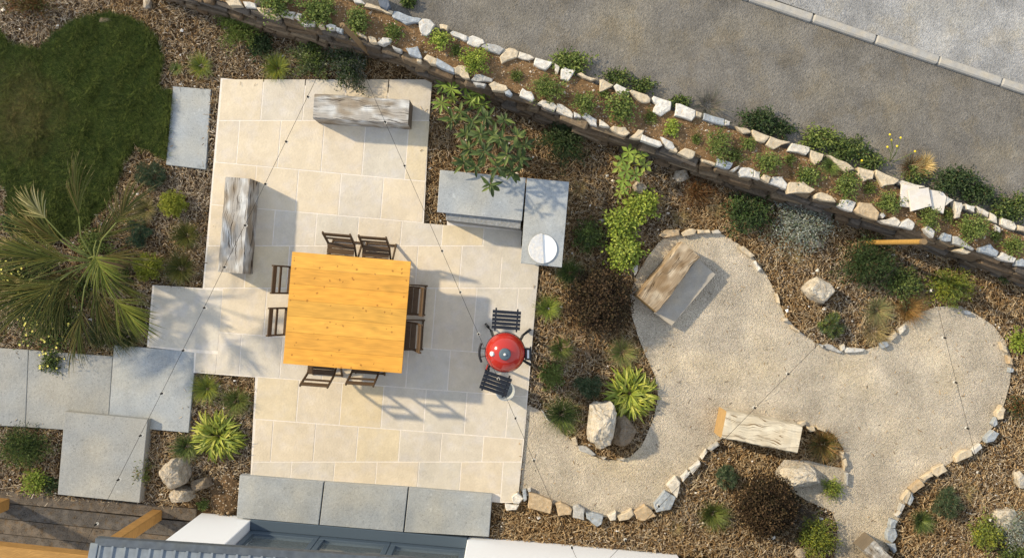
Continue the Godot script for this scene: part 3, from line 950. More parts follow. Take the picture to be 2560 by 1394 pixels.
# ------------------------------------------------------------------ house and timber
func house():
	var w0 := at(500, 1283)
	var w1 := at(1700, 1387)
	var ang := -atan2(w1.z - w0.z, w1.x - w0.x)
	var h := thing("house", "white rendered house with grey corrugated metal roof and glazed doors", "house", w0, ang)
	var wl := Mesher.new()
	wl.box(Vector3(0.38, 1.1, 0.17), Vector3(0.76, 2.36, 0.34), Basis.IDENTITY, 0.01)
	put("wall", wl, M.white, h)
	var wr := Mesher.new()
	wr.box(Vector3(5.345, 1.1, 0.17), Vector3(3.01, 2.36, 0.34), Basis.IDENTITY, 0.01)
	put("wall", wr, M.white, h)
	var side := Mesher.new()
	side.box(Vector3(0.17, 1.1, 2.35), Vector3(0.34, 2.36, 4.0))
	put("wall", side, M.white, h)
	var lint := Mesher.new()
	lint.box(Vector3(2.3, 2.2, 0.17), Vector3(3.08, 0.16, 0.30))
	put("lintel", lint, M.frame, h)
	var clad := Mesher.new()
	clad.box(Vector3(8.9, 1.1, 0.2), Vector3(4.08, 2.36, 0.28))
	put("cladding", clad, M.frame, h)
	var sill := Mesher.new()
	sill.box(Vector3(2.3, 0.05, 0.055), Vector3(3.076, 0.17, 0.15), Basis.IDENTITY, 0.008)
	put("sill", sill, M.frame, h)
	# three glazed leaves
	var xs := [[0.77, 1.765], [1.765, 2.77], [2.77, 3.83]]
	for e in xs:
		var win := Node3D.new()
		win.name = "window"
		h.add_child(win, true)
		var fr := Mesher.new()
		var mid: float = (e[0] + e[1]) * 0.5
		var wd: float = e[1] - e[0]
		fr.box(Vector3(mid, 0.165, 0.165), Vector3(wd - 0.004, 0.16, 0.07), Basis.IDENTITY, 0.006)
		fr.box(Vector3(mid, 2.06, 0.165), Vector3(wd - 0.004, 0.11, 0.07), Basis.IDENTITY, 0.006)
		for x in [e[0] + 0.042, e[1] - 0.042]:
			fr.box(Vector3(x, 1.125, 0.165), Vector3(0.078, 1.756, 0.068), Basis.IDENTITY, 0.006)
		put("frame", fr, M.frame, win)
		var gl := Mesher.new()
		gl.quad(Vector3(e[0] + 0.078, 0.247, 0.165), Vector3(e[1] - 0.078, 0.247, 0.165), Vector3(e[1] - 0.078, 2.0, 0.165), Vector3(e[0] + 0.078, 2.0, 0.165))
		put("pane", gl, M.glass, win)
	# room behind the glass
	var room := Mesher.new()
	room.box(Vector3(5.6, -0.02, 2.45), Vector3(10.5, 0.1, 4.2))
	room.box(Vector3(5.6, 1.1, 4.45), Vector3(10.5, 2.36, 0.2))
	room.box(Vector3(10.8, 1.1, 2.4), Vector3(0.2, 2.36, 3.9))
	room.box(Vector3(5.6, 2.33, 2.45), Vector3(10.5, 0.06, 4.2))
	put("interior_wall", room, M.inside, h)
	# corrugated roof: eave edge surveyed at 2.5 m
	var e0 := at(243, 1335, 2.5)
	var e1 := at(1130, 1393, 2.5)
	var roof := Node3D.new()
	roof.name = "roof"
	h.add_child(roof, true)
	roof.global_position = e0
	roof.global_rotation = Vector3(0, -atan2(e1.z - e0.z, e1.x - e0.x), 0)
	var sh := Mesher.new()
	var pitch := 0.139
	var pts := []
	var n := 80
	for i in n:
		var x := i * pitch
		for q in [[0.0, 0.0], [0.034, 0.0], [0.044, 0.022], [0.066, 0.022], [0.076, 0.0]]:
			pts.append(Vector2(x + q[0], q[1]))
	for i in pts.size() - 1:
		var a := Vector3(pts[i].x, pts[i].y + 0.015, 0.105)
		var b := Vector3(pts[i + 1].x, pts[i + 1].y + 0.015, 0.105)
		var up := Vector3(0, 1.0, 3.73)
		sh.quad(a, a + up, b + up, b)
	put("roof_sheet", sh, M.roof, roof)
	var fl := Mesher.new()
	fl.box(Vector3(5.56, 0.022, 0.075), Vector3(11.14, 0.025, 0.085), Basis(Vector3.RIGHT, -0.1), 0.006)
	fl.box(Vector3(5.56, -0.01, 0.042), Vector3(11.13, 0.07, 0.018))
	put("eave_flashing", fl, M.flashing, roof)
	var vg := Mesher.new()
	var slope := Basis(Vector3.RIGHT, -atan2(1.0, 3.73))
	vg.box(Vector3(-0.012, 0.52, 1.95), Vector3(0.09, 0.035, 3.85), slope, 0.006)
	put("verge_flashing", vg, M.roof, roof)
	var un := Mesher.new()
	un.box(Vector3(5.56, 0.43, 1.95), Vector3(11.1, 0.05, 3.8), slope)
	put("soffit", un, M.inside, roof)

func pergola():
	var lines := [[[-90, 1216], [530, 1274]], [[-90, 1246], [530, 1306]], [[-90, 1285], [530, 1346]], [[-90, 1322], [530, 1386]], [[-90, 1358], [530, 1424]], [[-90, 1396], [530, 1462]], [[-90, 1434], [530, 1500]]]
	var d := thing("timber_deck", "dark grey board deck beside the house corner", "deck")
	for i in lines.size() - 1:
		var p := []
		for q in [lines[i][0], lines[i][1], lines[i + 1][1], lines[i + 1][0]]:
			var w := at(q[0], q[1], 0.0)
			p.append(Vector2(w.x, w.z))
		p[1].x = minf(p[1].x, -4.48)
		p[2].x = minf(p[2].x, -4.48)
		if i == 0:
			p[1] = Vector2(at(493, 0).x, at(0, 1271).z)
			p[2] = Vector2(at(488, 0).x, at(0, 1302).z)
		put("board", tile_mesh(p, 0.02 - 0.002 * (i % 2), -0.05, 0.004, 0.004), M.deck[i % 3], d)
	var pg := thing("pergola", "brown timber pergola posts and beam over the grey deck", "pergola", at(392, 1286))
	var o := pg.position
	var b := Basis(UP, -0.09)
	var p1 := Mesher.new()
	p1.box(Vector3(0, 1.1, 0), Vector3(0.15, 2.2, 0.15), b, 0.01)
	put("post", p1, M.post, pg)
	var p2 := Mesher.new()
	p2.box(at(10, 1258) - o + Vector3(0, 1.1, 0), Vector3(0.16, 2.2, 0.16), b, 0.01)
	put("post", p2, M.post, pg)
	var bm := Mesher.new()
	var a := at(-60, 1372, 2.36)
	var e := at(200, 1400, 2.36)
	var dir := (e - a).normalized()
	bm.box((a + e) * 0.5 - o + Vector3(0, -0.08, 0.02), Vector3((e - a).length() + 0.3, 0.16, 0.16), Basis(UP, -atan2(dir.z, dir.x)), 0.01)
	put("beam", bm, M.post, pg)

func textured_log(ln: float, wd: float, ht: float, sd: int, taper := 0.0, wave := 0.0) -> Array:
	# a squared, weathered baulk: slightly uneven faces, grain along x. Returns [sides, ends]
	var f := FastNoiseLite.new()
	f.seed = sd
	f.frequency = 1.0
	var n := 28
	var prof := [[-0.5, 0.0], [-0.5, 0.5], [-0.5, 0.93], [-0.46, 1.0], [-0.25, 1.0], [0.0, 1.0], [0.25, 1.0], [0.46, 1.0], [0.5, 0.93], [0.5, 0.5], [0.5, 0.0]]
	var vs := [0.0, 0.11, 0.22, 0.25, 0.375, 0.5, 0.625, 0.75, 0.78, 0.89, 1.0]
	var mb := Mesher.new()
	var ends := [Mesher.new(), Mesher.new()]
	var rows := []
	for i in n + 1:
		var u := float(i) / n
		var row := []
		for q in prof:
			var w := wd * (1.0 - taper * u)
			var z: float = q[0] * w + 0.006 * f.get_noise_2d(u * 5.0, q[0] * 2.0 + q[1] * 3.0) * 2.0
			if q[0] > 0.3:
				z += wave * sin(u * 5.2 + 0.6) * 0.5 + wave * 0.3 * f.get_noise_2d(u * 4.0, 9.0)
			var y: float = q[1] * ht + (0.008 * f.get_noise_2d(u * 6.0 + 30.0, q[0] * 4.0) if q[1] > 0.3 else 0.0)
			row.append(Vector3((u - 0.5) * ln, y, z))
		rows.append(row)
	for i in n:
		for j in prof.size() - 1:
			var ua := Vector2(float(i) / n, vs[j])
			var ub := Vector2(float(i + 1) / n, vs[j])
			var uc := Vector2(float(i + 1) / n, vs[j + 1])
			var ud := Vector2(float(i) / n, vs[j + 1])
			mb.quad_uv(rows[i][j], rows[i][j + 1], rows[i + 1][j + 1], rows[i + 1][j], ua, ud, uc, ub)
	for e in [0, n]:
		var c := Vector3((float(e) / n - 0.5) * ln, ht * 0.5, 0)
		rows[e].append(rows[e][0])
		for j in prof.size():
			if e == 0:
				ends[0].tri(c, rows[e][j + 1], rows[e][j])
			else:
				ends[1].tri(c, rows[e][j], rows[e][j + 1])
	return [mb, ends]

func log_bench(label: String, corners: Array, h: float, m: Material, endm: Material, sd: int, wave := 0.0):
	var p := []
	for q in corners:
		p.append(at(q[0], q[1], h))
	var c: Vector3 = (p[0] + p[1] + p[2] + p[3]) / 4.0
	var ax: Vector3 = (p[1] + p[2] - p[0] - p[3]) * 0.5
	var wd: float = ((p[3] - p[0]).length() + (p[2] - p[1]).length()) * 0.5
	c.y = 0.0
	var floor_y := 0.05 if Geometry2D.is_point_in_polygon(Vector2(c.x, c.z), poly_at(PATIO)) else 0.014
	var t := thing("log_bench", label, "bench", Vector3(c.x, floor_y, c.z), -atan2(ax.z, ax.x), "squared log benches")
	var r := textured_log(ax.length(), wd, h - floor_y, sd, 0.0, wave)
	put("timber", r[0], m, t)
	put("end_grain", r[1][0], endm, t)
	put("end_grain", r[1][1], endm, t)
	return t

func benches():
	log_bench("grey cracked log bench at the patio end nearest the road", [[784, 234], [1023, 247], [1020, 313], [783, 294]], 0.43, M.log, M.log_end, 3)
	log_bench("grey log bench along the patio edge beside the yellow domes", [[625, 447], [609, 684], [541, 679], [562, 441]], 0.43, M.log_b, M.log_end, 8)
	log_bench("pale log bench with orange cut end in the gravel path", [[1813, 1025], [2006, 1067], [1996, 1132], [1808, 1097]], 0.42, M.log_tan, M.cut_end, 14)
	log_bench("tan wavy-edged log bench leaning on a stone slab", [[1592, 737], [1707, 605], [1753, 643], [1642, 780]], 0.36, M.log_brown, M.cut_end, 21, 0.05)
	log_bench("brown log end at the photo's lower edge by blue stones", [[2182, 1346], [2260, 1420], [2235, 1455], [2165, 1378]], 0.35, M.log_b, M.log_end, 33)
	# stone bench slab against the tilted log
	var p := []
	for q in [[1745, 645], [1790, 685], [1680, 814], [1636, 782]]:
		var w := at(q[0], q[1], 0.16)
		p.append(Vector2(w.x, w.z))
	var c: Vector2 = (p[0] + p[1] + p[2] + p[3]) / 4.0
	var loc := []
	for q in p:
		loc.append(q - c)
	var o := put("stone_block", tile_mesh(loc, 0.15, 0.0, 0.0, 0.008), M.concrete_sand)
	o.position = Vector3(c.x, 0.012, c.y)
	tag(o, "low sand-grey stone block beside the wavy-edged log bench", "seat")

func counter():
	var t := thing("outdoor_counter", "L-shaped grey concrete counter under the large-leaved shrub", "counter", at(1260, 540))
	var o := t.position
	for e in [[[1099.4, 424], [1315, 444], [1305, 552], [1092, 530], [[1116, 445], [1309, 462], [1300, 577], [1122, 556]]], [[1317, 444], [1423.6, 454], [1405, 668.5], [1301.5, 658], [[1320, 465], [1402, 472], [1388, 652], [1304, 646]]]]:
		var p := []
		for q in e.slice(0, 4):
			var w := at(q[0], q[1], 0.56) - o
			p.append(Vector2(w.x, w.z))
		put("countertop", tile_mesh(p, 0.56, 0.50, 0.002, 0.005), M.concrete, t)
		var b := []
		for q in e[4]:
			var w := at(q[0], q[1]) - o
			b.append(Vector2(w.x, w.z))
		put("base", tile_mesh(b, 0.5, -0.05, 0.0, 0.004), M.block, t)
	# ceramic plates on the counter
	var c1 := at(1357, 622, 0.58)
	var disc := Mesher.new()
	disc.lathe([[0.0, 0.022], [0.19, 0.022], [0.195, 0.018], [0.195, 0.0], [0.0, 0.0]], Vector3.ZERO, 56)
	var d := put("baking_stone", disc, M.ceramic)
	d.position = Vector3(c1.x, 0.56, c1.z)
	tag(d, "round white ceramic baking stone lying on the grey counter", "baking stone")
	var half := PackedVector2Array()
	for i in 29:
		var a := PI * i / 28.0
		half.append(Vector2(-sin(a) * 0.197, -cos(a) * 0.205))
	var hm := Mesher.new()
	hm.prism(half, 0.0, 0.02, 0.003)
	var ho := put("half_moon_plate", hm, M.ceramic_used)
	ho.position = Vector3(c1.x + 0.005, 0.583, c1.z - 0.005)
	ho.rotation.y = 0.05
	tag(ho, "half-moon ceramic plate laid on the round white stone", "plate")

func table_and_chairs():
	var p := [at(731, 629, 0.76), at(1027, 653, 0.76), at(1003, 933, 0.76), at(706, 908, 0.76)]
	var c: Vector3 = (p[0] + p[1] + p[2] + p[3]) / 4.0
	var ax: Vector3 = (p[1] - p[0] + p[2] - p[3]) * 0.5
	var az: Vector3 = (p[3] - p[0] + p[2] - p[1]) * 0.5
	var W := ax.length()
	var D := az.length()
	var turn := -atan2(ax.z, ax.x)
	var t := thing("dining_table", "large square table of honey-coloured pine planks", "table", Vector3(c.x, 0.05, c.z), turn)
	for i in 7:
		var mb := Mesher.new()
		var z0 := -D * 0.5 + D * i / 7.0 + 0.0007
		var z1 := -D * 0.5 + D * (i + 1) / 7.0 - 0.0007
		var x := W * 0.5
		var y := 0.71
		var b := 0.0015
		var v0 := i / 7.0
		var v1 := (i + 1) / 7.0
		mb.quad_uv(Vector3(-x, y, z0 + b), Vector3(-x, y, z1 - b), Vector3(x, y, z1 - b), Vector3(x, y, z0 + b), Vector2(0, v0), Vector2(0, v1), Vector2(1, v1), Vector2(1, v0))
		for e in [[Vector3(-x, y, z0 + b), Vector3(x, y, z0 + b), Vector3(x, y - b, z0), Vector3(-x, y - b, z0)], [Vector3(-x, y - b, z0), Vector3(x, y - b, z0), Vector3(x, y - 0.045, z0), Vector3(-x, y - 0.045, z0)], [Vector3(x, y, z1 - b), Vector3(-x, y, z1 - b), Vector3(-x, y - b, z1), Vector3(x, y - b, z1)], [Vector3(x, y - b, z1), Vector3(-x, y - b, z1), Vector3(-x, y - 0.045, z1), Vector3(x, y - 0.045, z1)], [Vector3(x, y, z0), Vector3(x, y, z1), Vector3(x, y - 0.045, z1), Vector3(x, y - 0.045, z0)], [Vector3(-x, y, z1), Vector3(-x, y, z0), Vector3(-x, y - 0.045, z0), Vector3(-x, y - 0.045, z1)]]:
			mb.quad_uv(e[0], e[1], e[2], e[3], Vector2(0, v0), Vector2(1, v0), Vector2(1, v0 + 0.02), Vector2(0, v0 + 0.02))
		put("plank", mb, M.planks[i % 4], t)
	for sx in [-1, 1]:
		var rail := Mesher.new()
		rail.box(Vector3(sx * 0.55, 0.615, 0), Vector3(0.07, 0.09, D - 0.2), Basis.IDENTITY, 0.005)
		put("rail", rail, M.post, t)
		for sz in [-1, 1]:
			var lg := Mesher.new()
			lg.box(Vector3(sx * 0.55, 0.285, sz * 0.55), Vector3(0.09, 0.57, 0.09), Basis.IDENTITY, 0.006)
			put("leg", lg, M.post, t)
	var proto := make_chair()
	var spots := [
		["folding chair at the far table side, nearer the log bench corner", 868, 645, 0.0], ["folding chair at the far table side, nearer the counter", 952, 652, 0.0],
		["folding chair on the palm side, nearer the upright log bench", 776, 702, 90.0], ["folding chair on the palm side, nearer the house", 767, 801, 90.0],
		["folding chair on the grill side, farther from the grill", 1022, 747, -90.0], ["folding chair on the grill side, nearer the red grill", 1016, 833, -90.0],
		["folding chair on the house side, nearer the strap-leaved plant", 824, 893, 180.0], ["folding chair on the house side, nearer the red grill", 930, 890, 180.0]]
	for i in spots.size():
		var s = spots[i]
		var o: Node3D = proto if i == 0 else proto.duplicate()
		if i > 0:
			o.name = numbered("folding_chair")
			add_child(o)
		var q := at(s[1], s[2], 0.0)
		o.position = Vector3(q.x, 0.05, q.z)
		o.rotation.y = turn + deg_to_rad(s[3]) + rnd(-0.02, 0.02)
		tag(o, "dark wooden " + s[0], "chair", "folding chairs round the pine table")

func make_chair() -> Node3D:
	# faces +z; the backrest leans away to -z
	var t := thing("folding_chair", "chair", "chair")
	for i in 5:
		var mb := Mesher.new()
		mb.box(Vector3(0, 0.44, -0.155 + i * 0.078), Vector3(0.37, 0.018, 0.074), Basis.IDENTITY, 0.004)
		put("seat_slat", mb, M.dark_wood, t)
	var tilt := Basis(Vector3.RIGHT, -0.3)
	for e in [[0.755, -0.285, 0.085], [0.62, -0.243, 0.04]]:
		var mb := Mesher.new()
		mb.box(Vector3(0, e[0], e[1]), Vector3(0.35, e[2], 0.018), tilt, 0.004)
		put("back_slat", mb, M.dark_wood, t)
	for s in [-1, 1]:
		var st := Mesher.new()
		bar(st, Vector3(s * 0.182, 0.80, -0.305), Vector3(s * 0.182, 0.44, -0.19), 0.022, 0.034)
		bar(st, Vector3(s * 0.182, 0.44, -0.19), Vector3(s * 0.182, 0.0, 0.19), 0.022, 0.034)
		put("stile", st, M.dark_wood, t)
		var lg := Mesher.new()
		bar(lg, Vector3(s * 0.207, 0.43, 0.17), Vector3(s * 0.207, 0.0, -0.25), 0.022, 0.034)
		put("leg", lg, M.dark_wood, t)
	for e in [[0.02, -0.235, 0.39], [0.09, 0.10, 0.36], [0.42, 0.165, 0.4]]:
		var mb := Mesher.new()
		mb.box(Vector3(0, e[0], e[1]), Vector3(e[2], 0.024, 0.024), Basis.IDENTITY, 0.004)
		put("crossbar", mb, M.dark_wood, t)
	return t

func bar(mb: Mesher, a: Vector3, b: Vector3, w: float, d: float):
	var y := (b - a).normalized()
	var x := Vector3.RIGHT if absf(y.x) < 0.9 else Vector3.BACK
	var z := x.cross(y).normalized()
	x = y.cross(z).normalized()
	mb.box((a + b) * 0.5, Vector3(w, (b - a).length(), d), Basis(x, y, z), minf(w, d) * 0.15)

func grill():
	var base := at(1264, 866)
	var t := thing("kamado_grill", "red ceramic kamado grill on a black stand with folding slatted shelves", "grill", Vector3(base.x, 0.05, base.z))
	var R0 := 0.262
	var lid := Mesher.new()
	var prof := []
	for i in 15:
		var a := PI * 0.5 * i / 14.0
		prof.append([maxf(sin(a), 0.001) * R0, 0.86 + cos(a) * 0.245])
	prof.append([R0 * 0.985, 0.845])
	lid.lathe(prof, Vector3.ZERO, 56)
	put("lid", lid, M.red, t)
	var bowl := Mesher.new()
	bowl.lathe([[R0 * 0.985, 0.84], [R0, 0.82], [R0 * 0.99, 0.74], [R0 * 0.93, 0.64], [R0 * 0.8, 0.54], [R0 * 0.6, 0.47], [0.001, 0.46]], Vector3.ZERO, 48)
	put("bowl", bowl, M.red, t)
	var band := Mesher.new()
	band.lathe([[R0 * 0.98, 0.868], [R0 * 1.02, 0.866], [R0 * 1.025, 0.85], [R0 * 1.02, 0.82], [R0 * 0.98, 0.818]], Vector3.ZERO, 48)
	put("band", band, M.black, t)
	var vent := Mesher.new()
	vent.lathe([[0.001, 1.155], [0.06, 1.15], [0.076, 1.135], [0.078, 1.10], [0.07, 1.085]], Vector3.ZERO, 32)
	var v := put("top_vent", vent, M.cap, t)
	var knob := Mesher.new()
	knob.lathe([[0.001, 1.178], [0.012, 1.174], [0.018, 1.163], [0.016, 1.15]], Vector3.ZERO, 20)
	put("knob", knob, M.dial, v)
	var dial := Mesher.new()
	dial.lathe([[0.001, 0.016], [0.026, 0.014], [0.032, 0.008], [0.032, -0.02]], Vector3.ZERO, 24)
	var dl := put("thermometer", dial, M.dial, t)
	var nd := Vector3(-0.88, 0.95, -0.05).normalized()
	dl.position = Vector3(-0.168, 1.058, 0.0)
	dl.basis = Basis(Vector3(nd.y, -nd.x, 0).normalized(), nd, Vector3(nd.y, -nd.x, 0).normalized().cross(nd))
	var hd := Mesher.new()
	var hp := []
	var hr := []
	for i in 11:
		var a := -0.42 + 0.84 * i / 10.0
		hp.append(Vector3(-cos(a) * (R0 + 0.075), 0.90, sin(a) * (R0 + 0.045)))
		hr.append(0.013 + 0.004 * cos(a * 3.0))
	hd.tube(hp, hr, 8)
	for s in [-1, 1]:
		hd.tube([Vector3(-R0 * 0.97, 0.87, s * 0.05), Vector3(-R0 - 0.075, 0.895, s * 0.055)], [0.006, 0.006], 6)
	put("handle", hd, M.black, t)
	var hg := Mesher.new()
	hg.box(Vector3(R0 + 0.035, 0.87, 0.02), Vector3(0.075, 0.05, 0.16), Basis.IDENTITY, 0.01)
	hg.box(Vector3(R0 + 0.075, 0.84, 0.02), Vector3(0.02, 0.09, 0.19), Basis.IDENTITY, 0.005)
	var hgo := put("hinge", hg, M.black, t)
	var pl := Mesher.new()
	pl.box(Vector3(R0 + 0.04, 0.9, 0.02), Vector3(0.03, 0.012, 0.11), Basis.IDENTITY, 0.004)
	put("spring_plate", pl, M.steel, hgo)
	var ring := Mesher.new()
	var rp := []
	var rr := []
	for i in 33:
		var a := TAU * i / 32.0
		rp.append(Vector3(cos(a) * 0.235, 0.55, sin(a) * 0.235))
		rr.append(0.015)
	ring.tube(rp, rr, 6)
	put("stand_ring", ring, M.black, t)
	for a in [-2.28, -0.62, 0.62, 2.28]:
		var lg := Mesher.new()
		var d := Vector3(cos(a), 0, sin(a))
		lg.tube([d * 0.25 + Vector3(0, 0.62, 0), d * 0.275 + Vector3(0, 0.4, 0), d * 0.3 + Vector3(0, 0.12, 0), d * 0.40 + Vector3(0, 0.075, 0)], [0.018, 0.02, 0.02, 0.02], 6)
		var lo := put("leg", lg, M.black, t)
		var wh := Mesher.new()
		wh.tube([d * 0.40 + d.cross(UP) * -0.016 + Vector3(0, 0.042, 0), d * 0.40 + d.cross(UP) * 0.016 + Vector3(0, 0.042, 0)], [0.042, 0.042], 14)
		put("caster", wh, M.black, lo)
	# shelves: surveyed corners of the slats
	for e in [[[1232, 773], [1303, 778], [1300, 826], [1229, 821], 0.84, 0.84], [[1213, 924], [1281, 947], [1268, 992], [1199, 970], 0.84, 0.78]]:
		var sh := Node3D.new()
		sh.name = "side_shelf"
		t.add_child(sh, true)
		var A: Vector3 = at(e[0][0], e[0][1], e[4]) - t.position
		var B: Vector3 = at(e[1][0], e[1][1], e[4]) - t.position
		var C: Vector3 = at(e[2][0], e[2][1], e[5]) - t.position
		var D: Vector3 = at(e[3][0], e[3][1], e[5]) - t.position
		var x := (B - A).normalized()
		var zz := (D - A)
		var y := zz.cross(x).normalized()
		var z := x.cross(y)
		var dep := zz.dot(z)
		for i in 5:
			var mb := Mesher.new()
			mb.box((A + B) * 0.5 + z * dep * (i + 0.5) / 5.0, Vector3((B - A).length(), 0.016, dep / 5.0 - 0.008), Basis(x, y, z), 0.003)
			put("slat", mb, M.shelf, sh)
		for f in [0.12, 0.88]:
			var mb := Mesher.new()
			mb.box(A.lerp(B, f) + z * dep * 0.5 - y * 0.016, Vector3(0.022, 0.014, dep + 0.05), Basis(x, y, z))
			put("bearer", mb, M.black, sh)
	var tool := Mesher.new()
	tool.tube([Vector3(-0.225, 0.83, 0.16), Vector3(-0.25, 0.80, 0.23)], [0.01, 0.009], 6)
	put("red_latch", tool, M.red, t)
	# bucket under the house-side shelf
	var bp := at(1263, 975, 0.2)
	var bk := thing("metal_bucket", "galvanised metal bucket standing under the grill shelf", "bucket", Vector3(bp.x, 0.05, bp.z))
	var bm := Mesher.new()
	bm.lathe([[0.128, 0.235], [0.138, 0.24], [0.135, 0.23], [0.128, 0.21], [0.1, 0.0], [0.001, 0.0]], Vector3.ZERO, 36)
	bm.lathe([[0.001, 0.03], [0.092, 0.03], [0.122, 0.21], [0.128, 0.235]], Vector3.ZERO, 36)
	put("pail", bm, M.tin, bk)
	var bh := Mesher.new()
	var hpts := []
	var hrad := []
	for i in 13:
		var a := PI * i / 12.0
		hpts.append(Vector3(cos(a) * 0.137, 0.225 + 0.012 * sin(a), sin(a) * 0.125))
		hrad.append(0.003)
	bh.tube(hpts, hrad, 5)
	put("handle", bh, M.steel, bk)

# ------------------------------------------------------------------ rocks
func rock_mesh(rx: float, ry: float, rz: float, sd: int, facets := 20, roundness := 0.08, boxy := 0.78) -> Mesher:
	var rr := RandomNumberGenerator.new()
	rr.seed = sd
	var pl := []
	for i in facets:
		var y := rr.randf_range(-0.8, 1.0)
		var a := rr.randf_range(0, TAU)
		var s := sqrt(1.0 - y * y)
		pl.append([Vector3(cos(a) * s, y, sin(a) * s), rr.randf_range(0.68, 0.98)])
	var f := FastNoiseLite.new()
	f.seed = sd
	f.frequency = 1.6
	var rows := []
	for i in 23:
		var th := PI * (i / 22.0)
		var row := []
		for j in 36:
			var ph := -TAU * j / 36.0
			var d := Vector3(sin(th) * cos(ph), cos(th), sin(th) * sin(ph))
			var r := 1.0
			for q in pl:
				var k: float = d.dot(q[0])
				if k > 0.05:
					r = minf(r, q[1] / k)
			r = lerpf(minf(r, 1.12), 0.92, roundness) * (1.0 + 0.10 * f.get_noise_3dv(d) + 0.07 * f.get_noise_3dv(d * 3.0 + Vector3(5, 0, 0)) + 0.03 * f.get_noise_3dv(d * 8.0))
			var e := Vector3(signf(d.x) * pow(absf(d.x), boxy), signf(d.y) * pow(absf(d.y), boxy), signf(d.z) * pow(absf(d.z), boxy)) * 0.93
			row.append(Vector3(e.x * r * rx, e.y * r * ry, e.z * r * rz))
		rows.append(row)
	var mb := Mesher.new()
	for i in 22:
		for j in 36:
			var k := (j + 1) % 36
			mb.quad(rows[i][j], rows[i + 1][j], rows[i + 1][k], rows[i][k])
	return mb

func boulder(label: String, px: float, py: float, w: float, d: float, h: float, turn: float, mi: int, sd: int, sunk := 0.35, facets := 22):
	var q := at(px, py, h * 0.7)
	var ry := h / (2.0 - sunk * 2.0) * 1.05
	var o := put("boulder", rock_mesh(w / PPM * 0.54, ry, d / PPM * 0.54, sd, facets), M.boulder[mi])
	o.position = Vector3(q.x, h - ry * 0.95, q.z)
	o.rotation.y = deg_to_rad(turn)
	tag(o, label, "boulder", "garden boulders")

func rocks():
	boulder("tall pale boulder beside the yellow-green strap-leaved plant", 1502, 1064, 76, 122, 0.55, -8, 0, 101, 0.2)
	boulder("dark brown boulder leaning behind the tall pale one", 1560, 1082, 62, 84, 0.32, -20, 1, 102)
	boulder("cream boulder with a hollow, alone in the curved mulch island", 2054, 728, 84, 60, 0.34, -32, 0, 103)
	boulder("flat sandy boulder near the brown dome shrub and gravel exit", 2008, 1196, 112, 56, 0.3, 8, 0, 104)
	boulder("large grey boulder at the end of the raised step slab", 427, 1186, 74, 76, 0.4, 15, 2, 105)
	boulder("smaller grey boulder in front of the large grey one", 445, 1241, 62, 40, 0.32, -5, 2, 106)
	boulder("brown wedge boulder over the dark gap by the soil mound", 495, 1213, 56, 32, 0.26, 12, 1, 107)
	boulder("small orange rock below the retaining wall", 1706, 438, 40, 32, 0.13, 10, 2, 108)
	boulder("tan stone sunk into the top edge of the lawn", 262, 49, 34, 18, 0.07, 10, 1, 109)
	boulder("small tan stone at the photo's top edge above the lawn", 365, 8, 22, 28, 0.1, 0, 2, 110)
	boulder("jagged tan rock behind the yellow-green sprawling shrub", 1600, 468, 34, 40, 0.16, 40, 2, 111)
	boulder("pale stone below the silver-leaved shrub", 2040, 608, 34, 24, 0.12, 0, 2, 112)
	boulder("white stone chunk at the photo's right edge in mulch", 2556, 1200, 30, 44, 0.14, 20, 0, 113)
	boulder("cream rock beside the silver shrub at the lower corner", 2520, 1300, 60, 60, 0.14, 20, 0, 114)
	boulder("tan rock at the foot of the light green corner shrub", 2005, 1385, 30, 26, 0.12, 0, 2, 115)
	# soil mound by the house step
	var mq := at(556, 1240, 0.12)
	var mm := rock_mesh(0.26, 0.09, 0.36, 120, 8, 0.8, 1.0)
	jitter(mm, 0.02)
	var m := put("soil_mound", mm, M.mound)
	m.position = Vector3(mq.x, -0.01, mq.z)
	tag(m, "mound of brown soil between boulders and the house step", "mound")

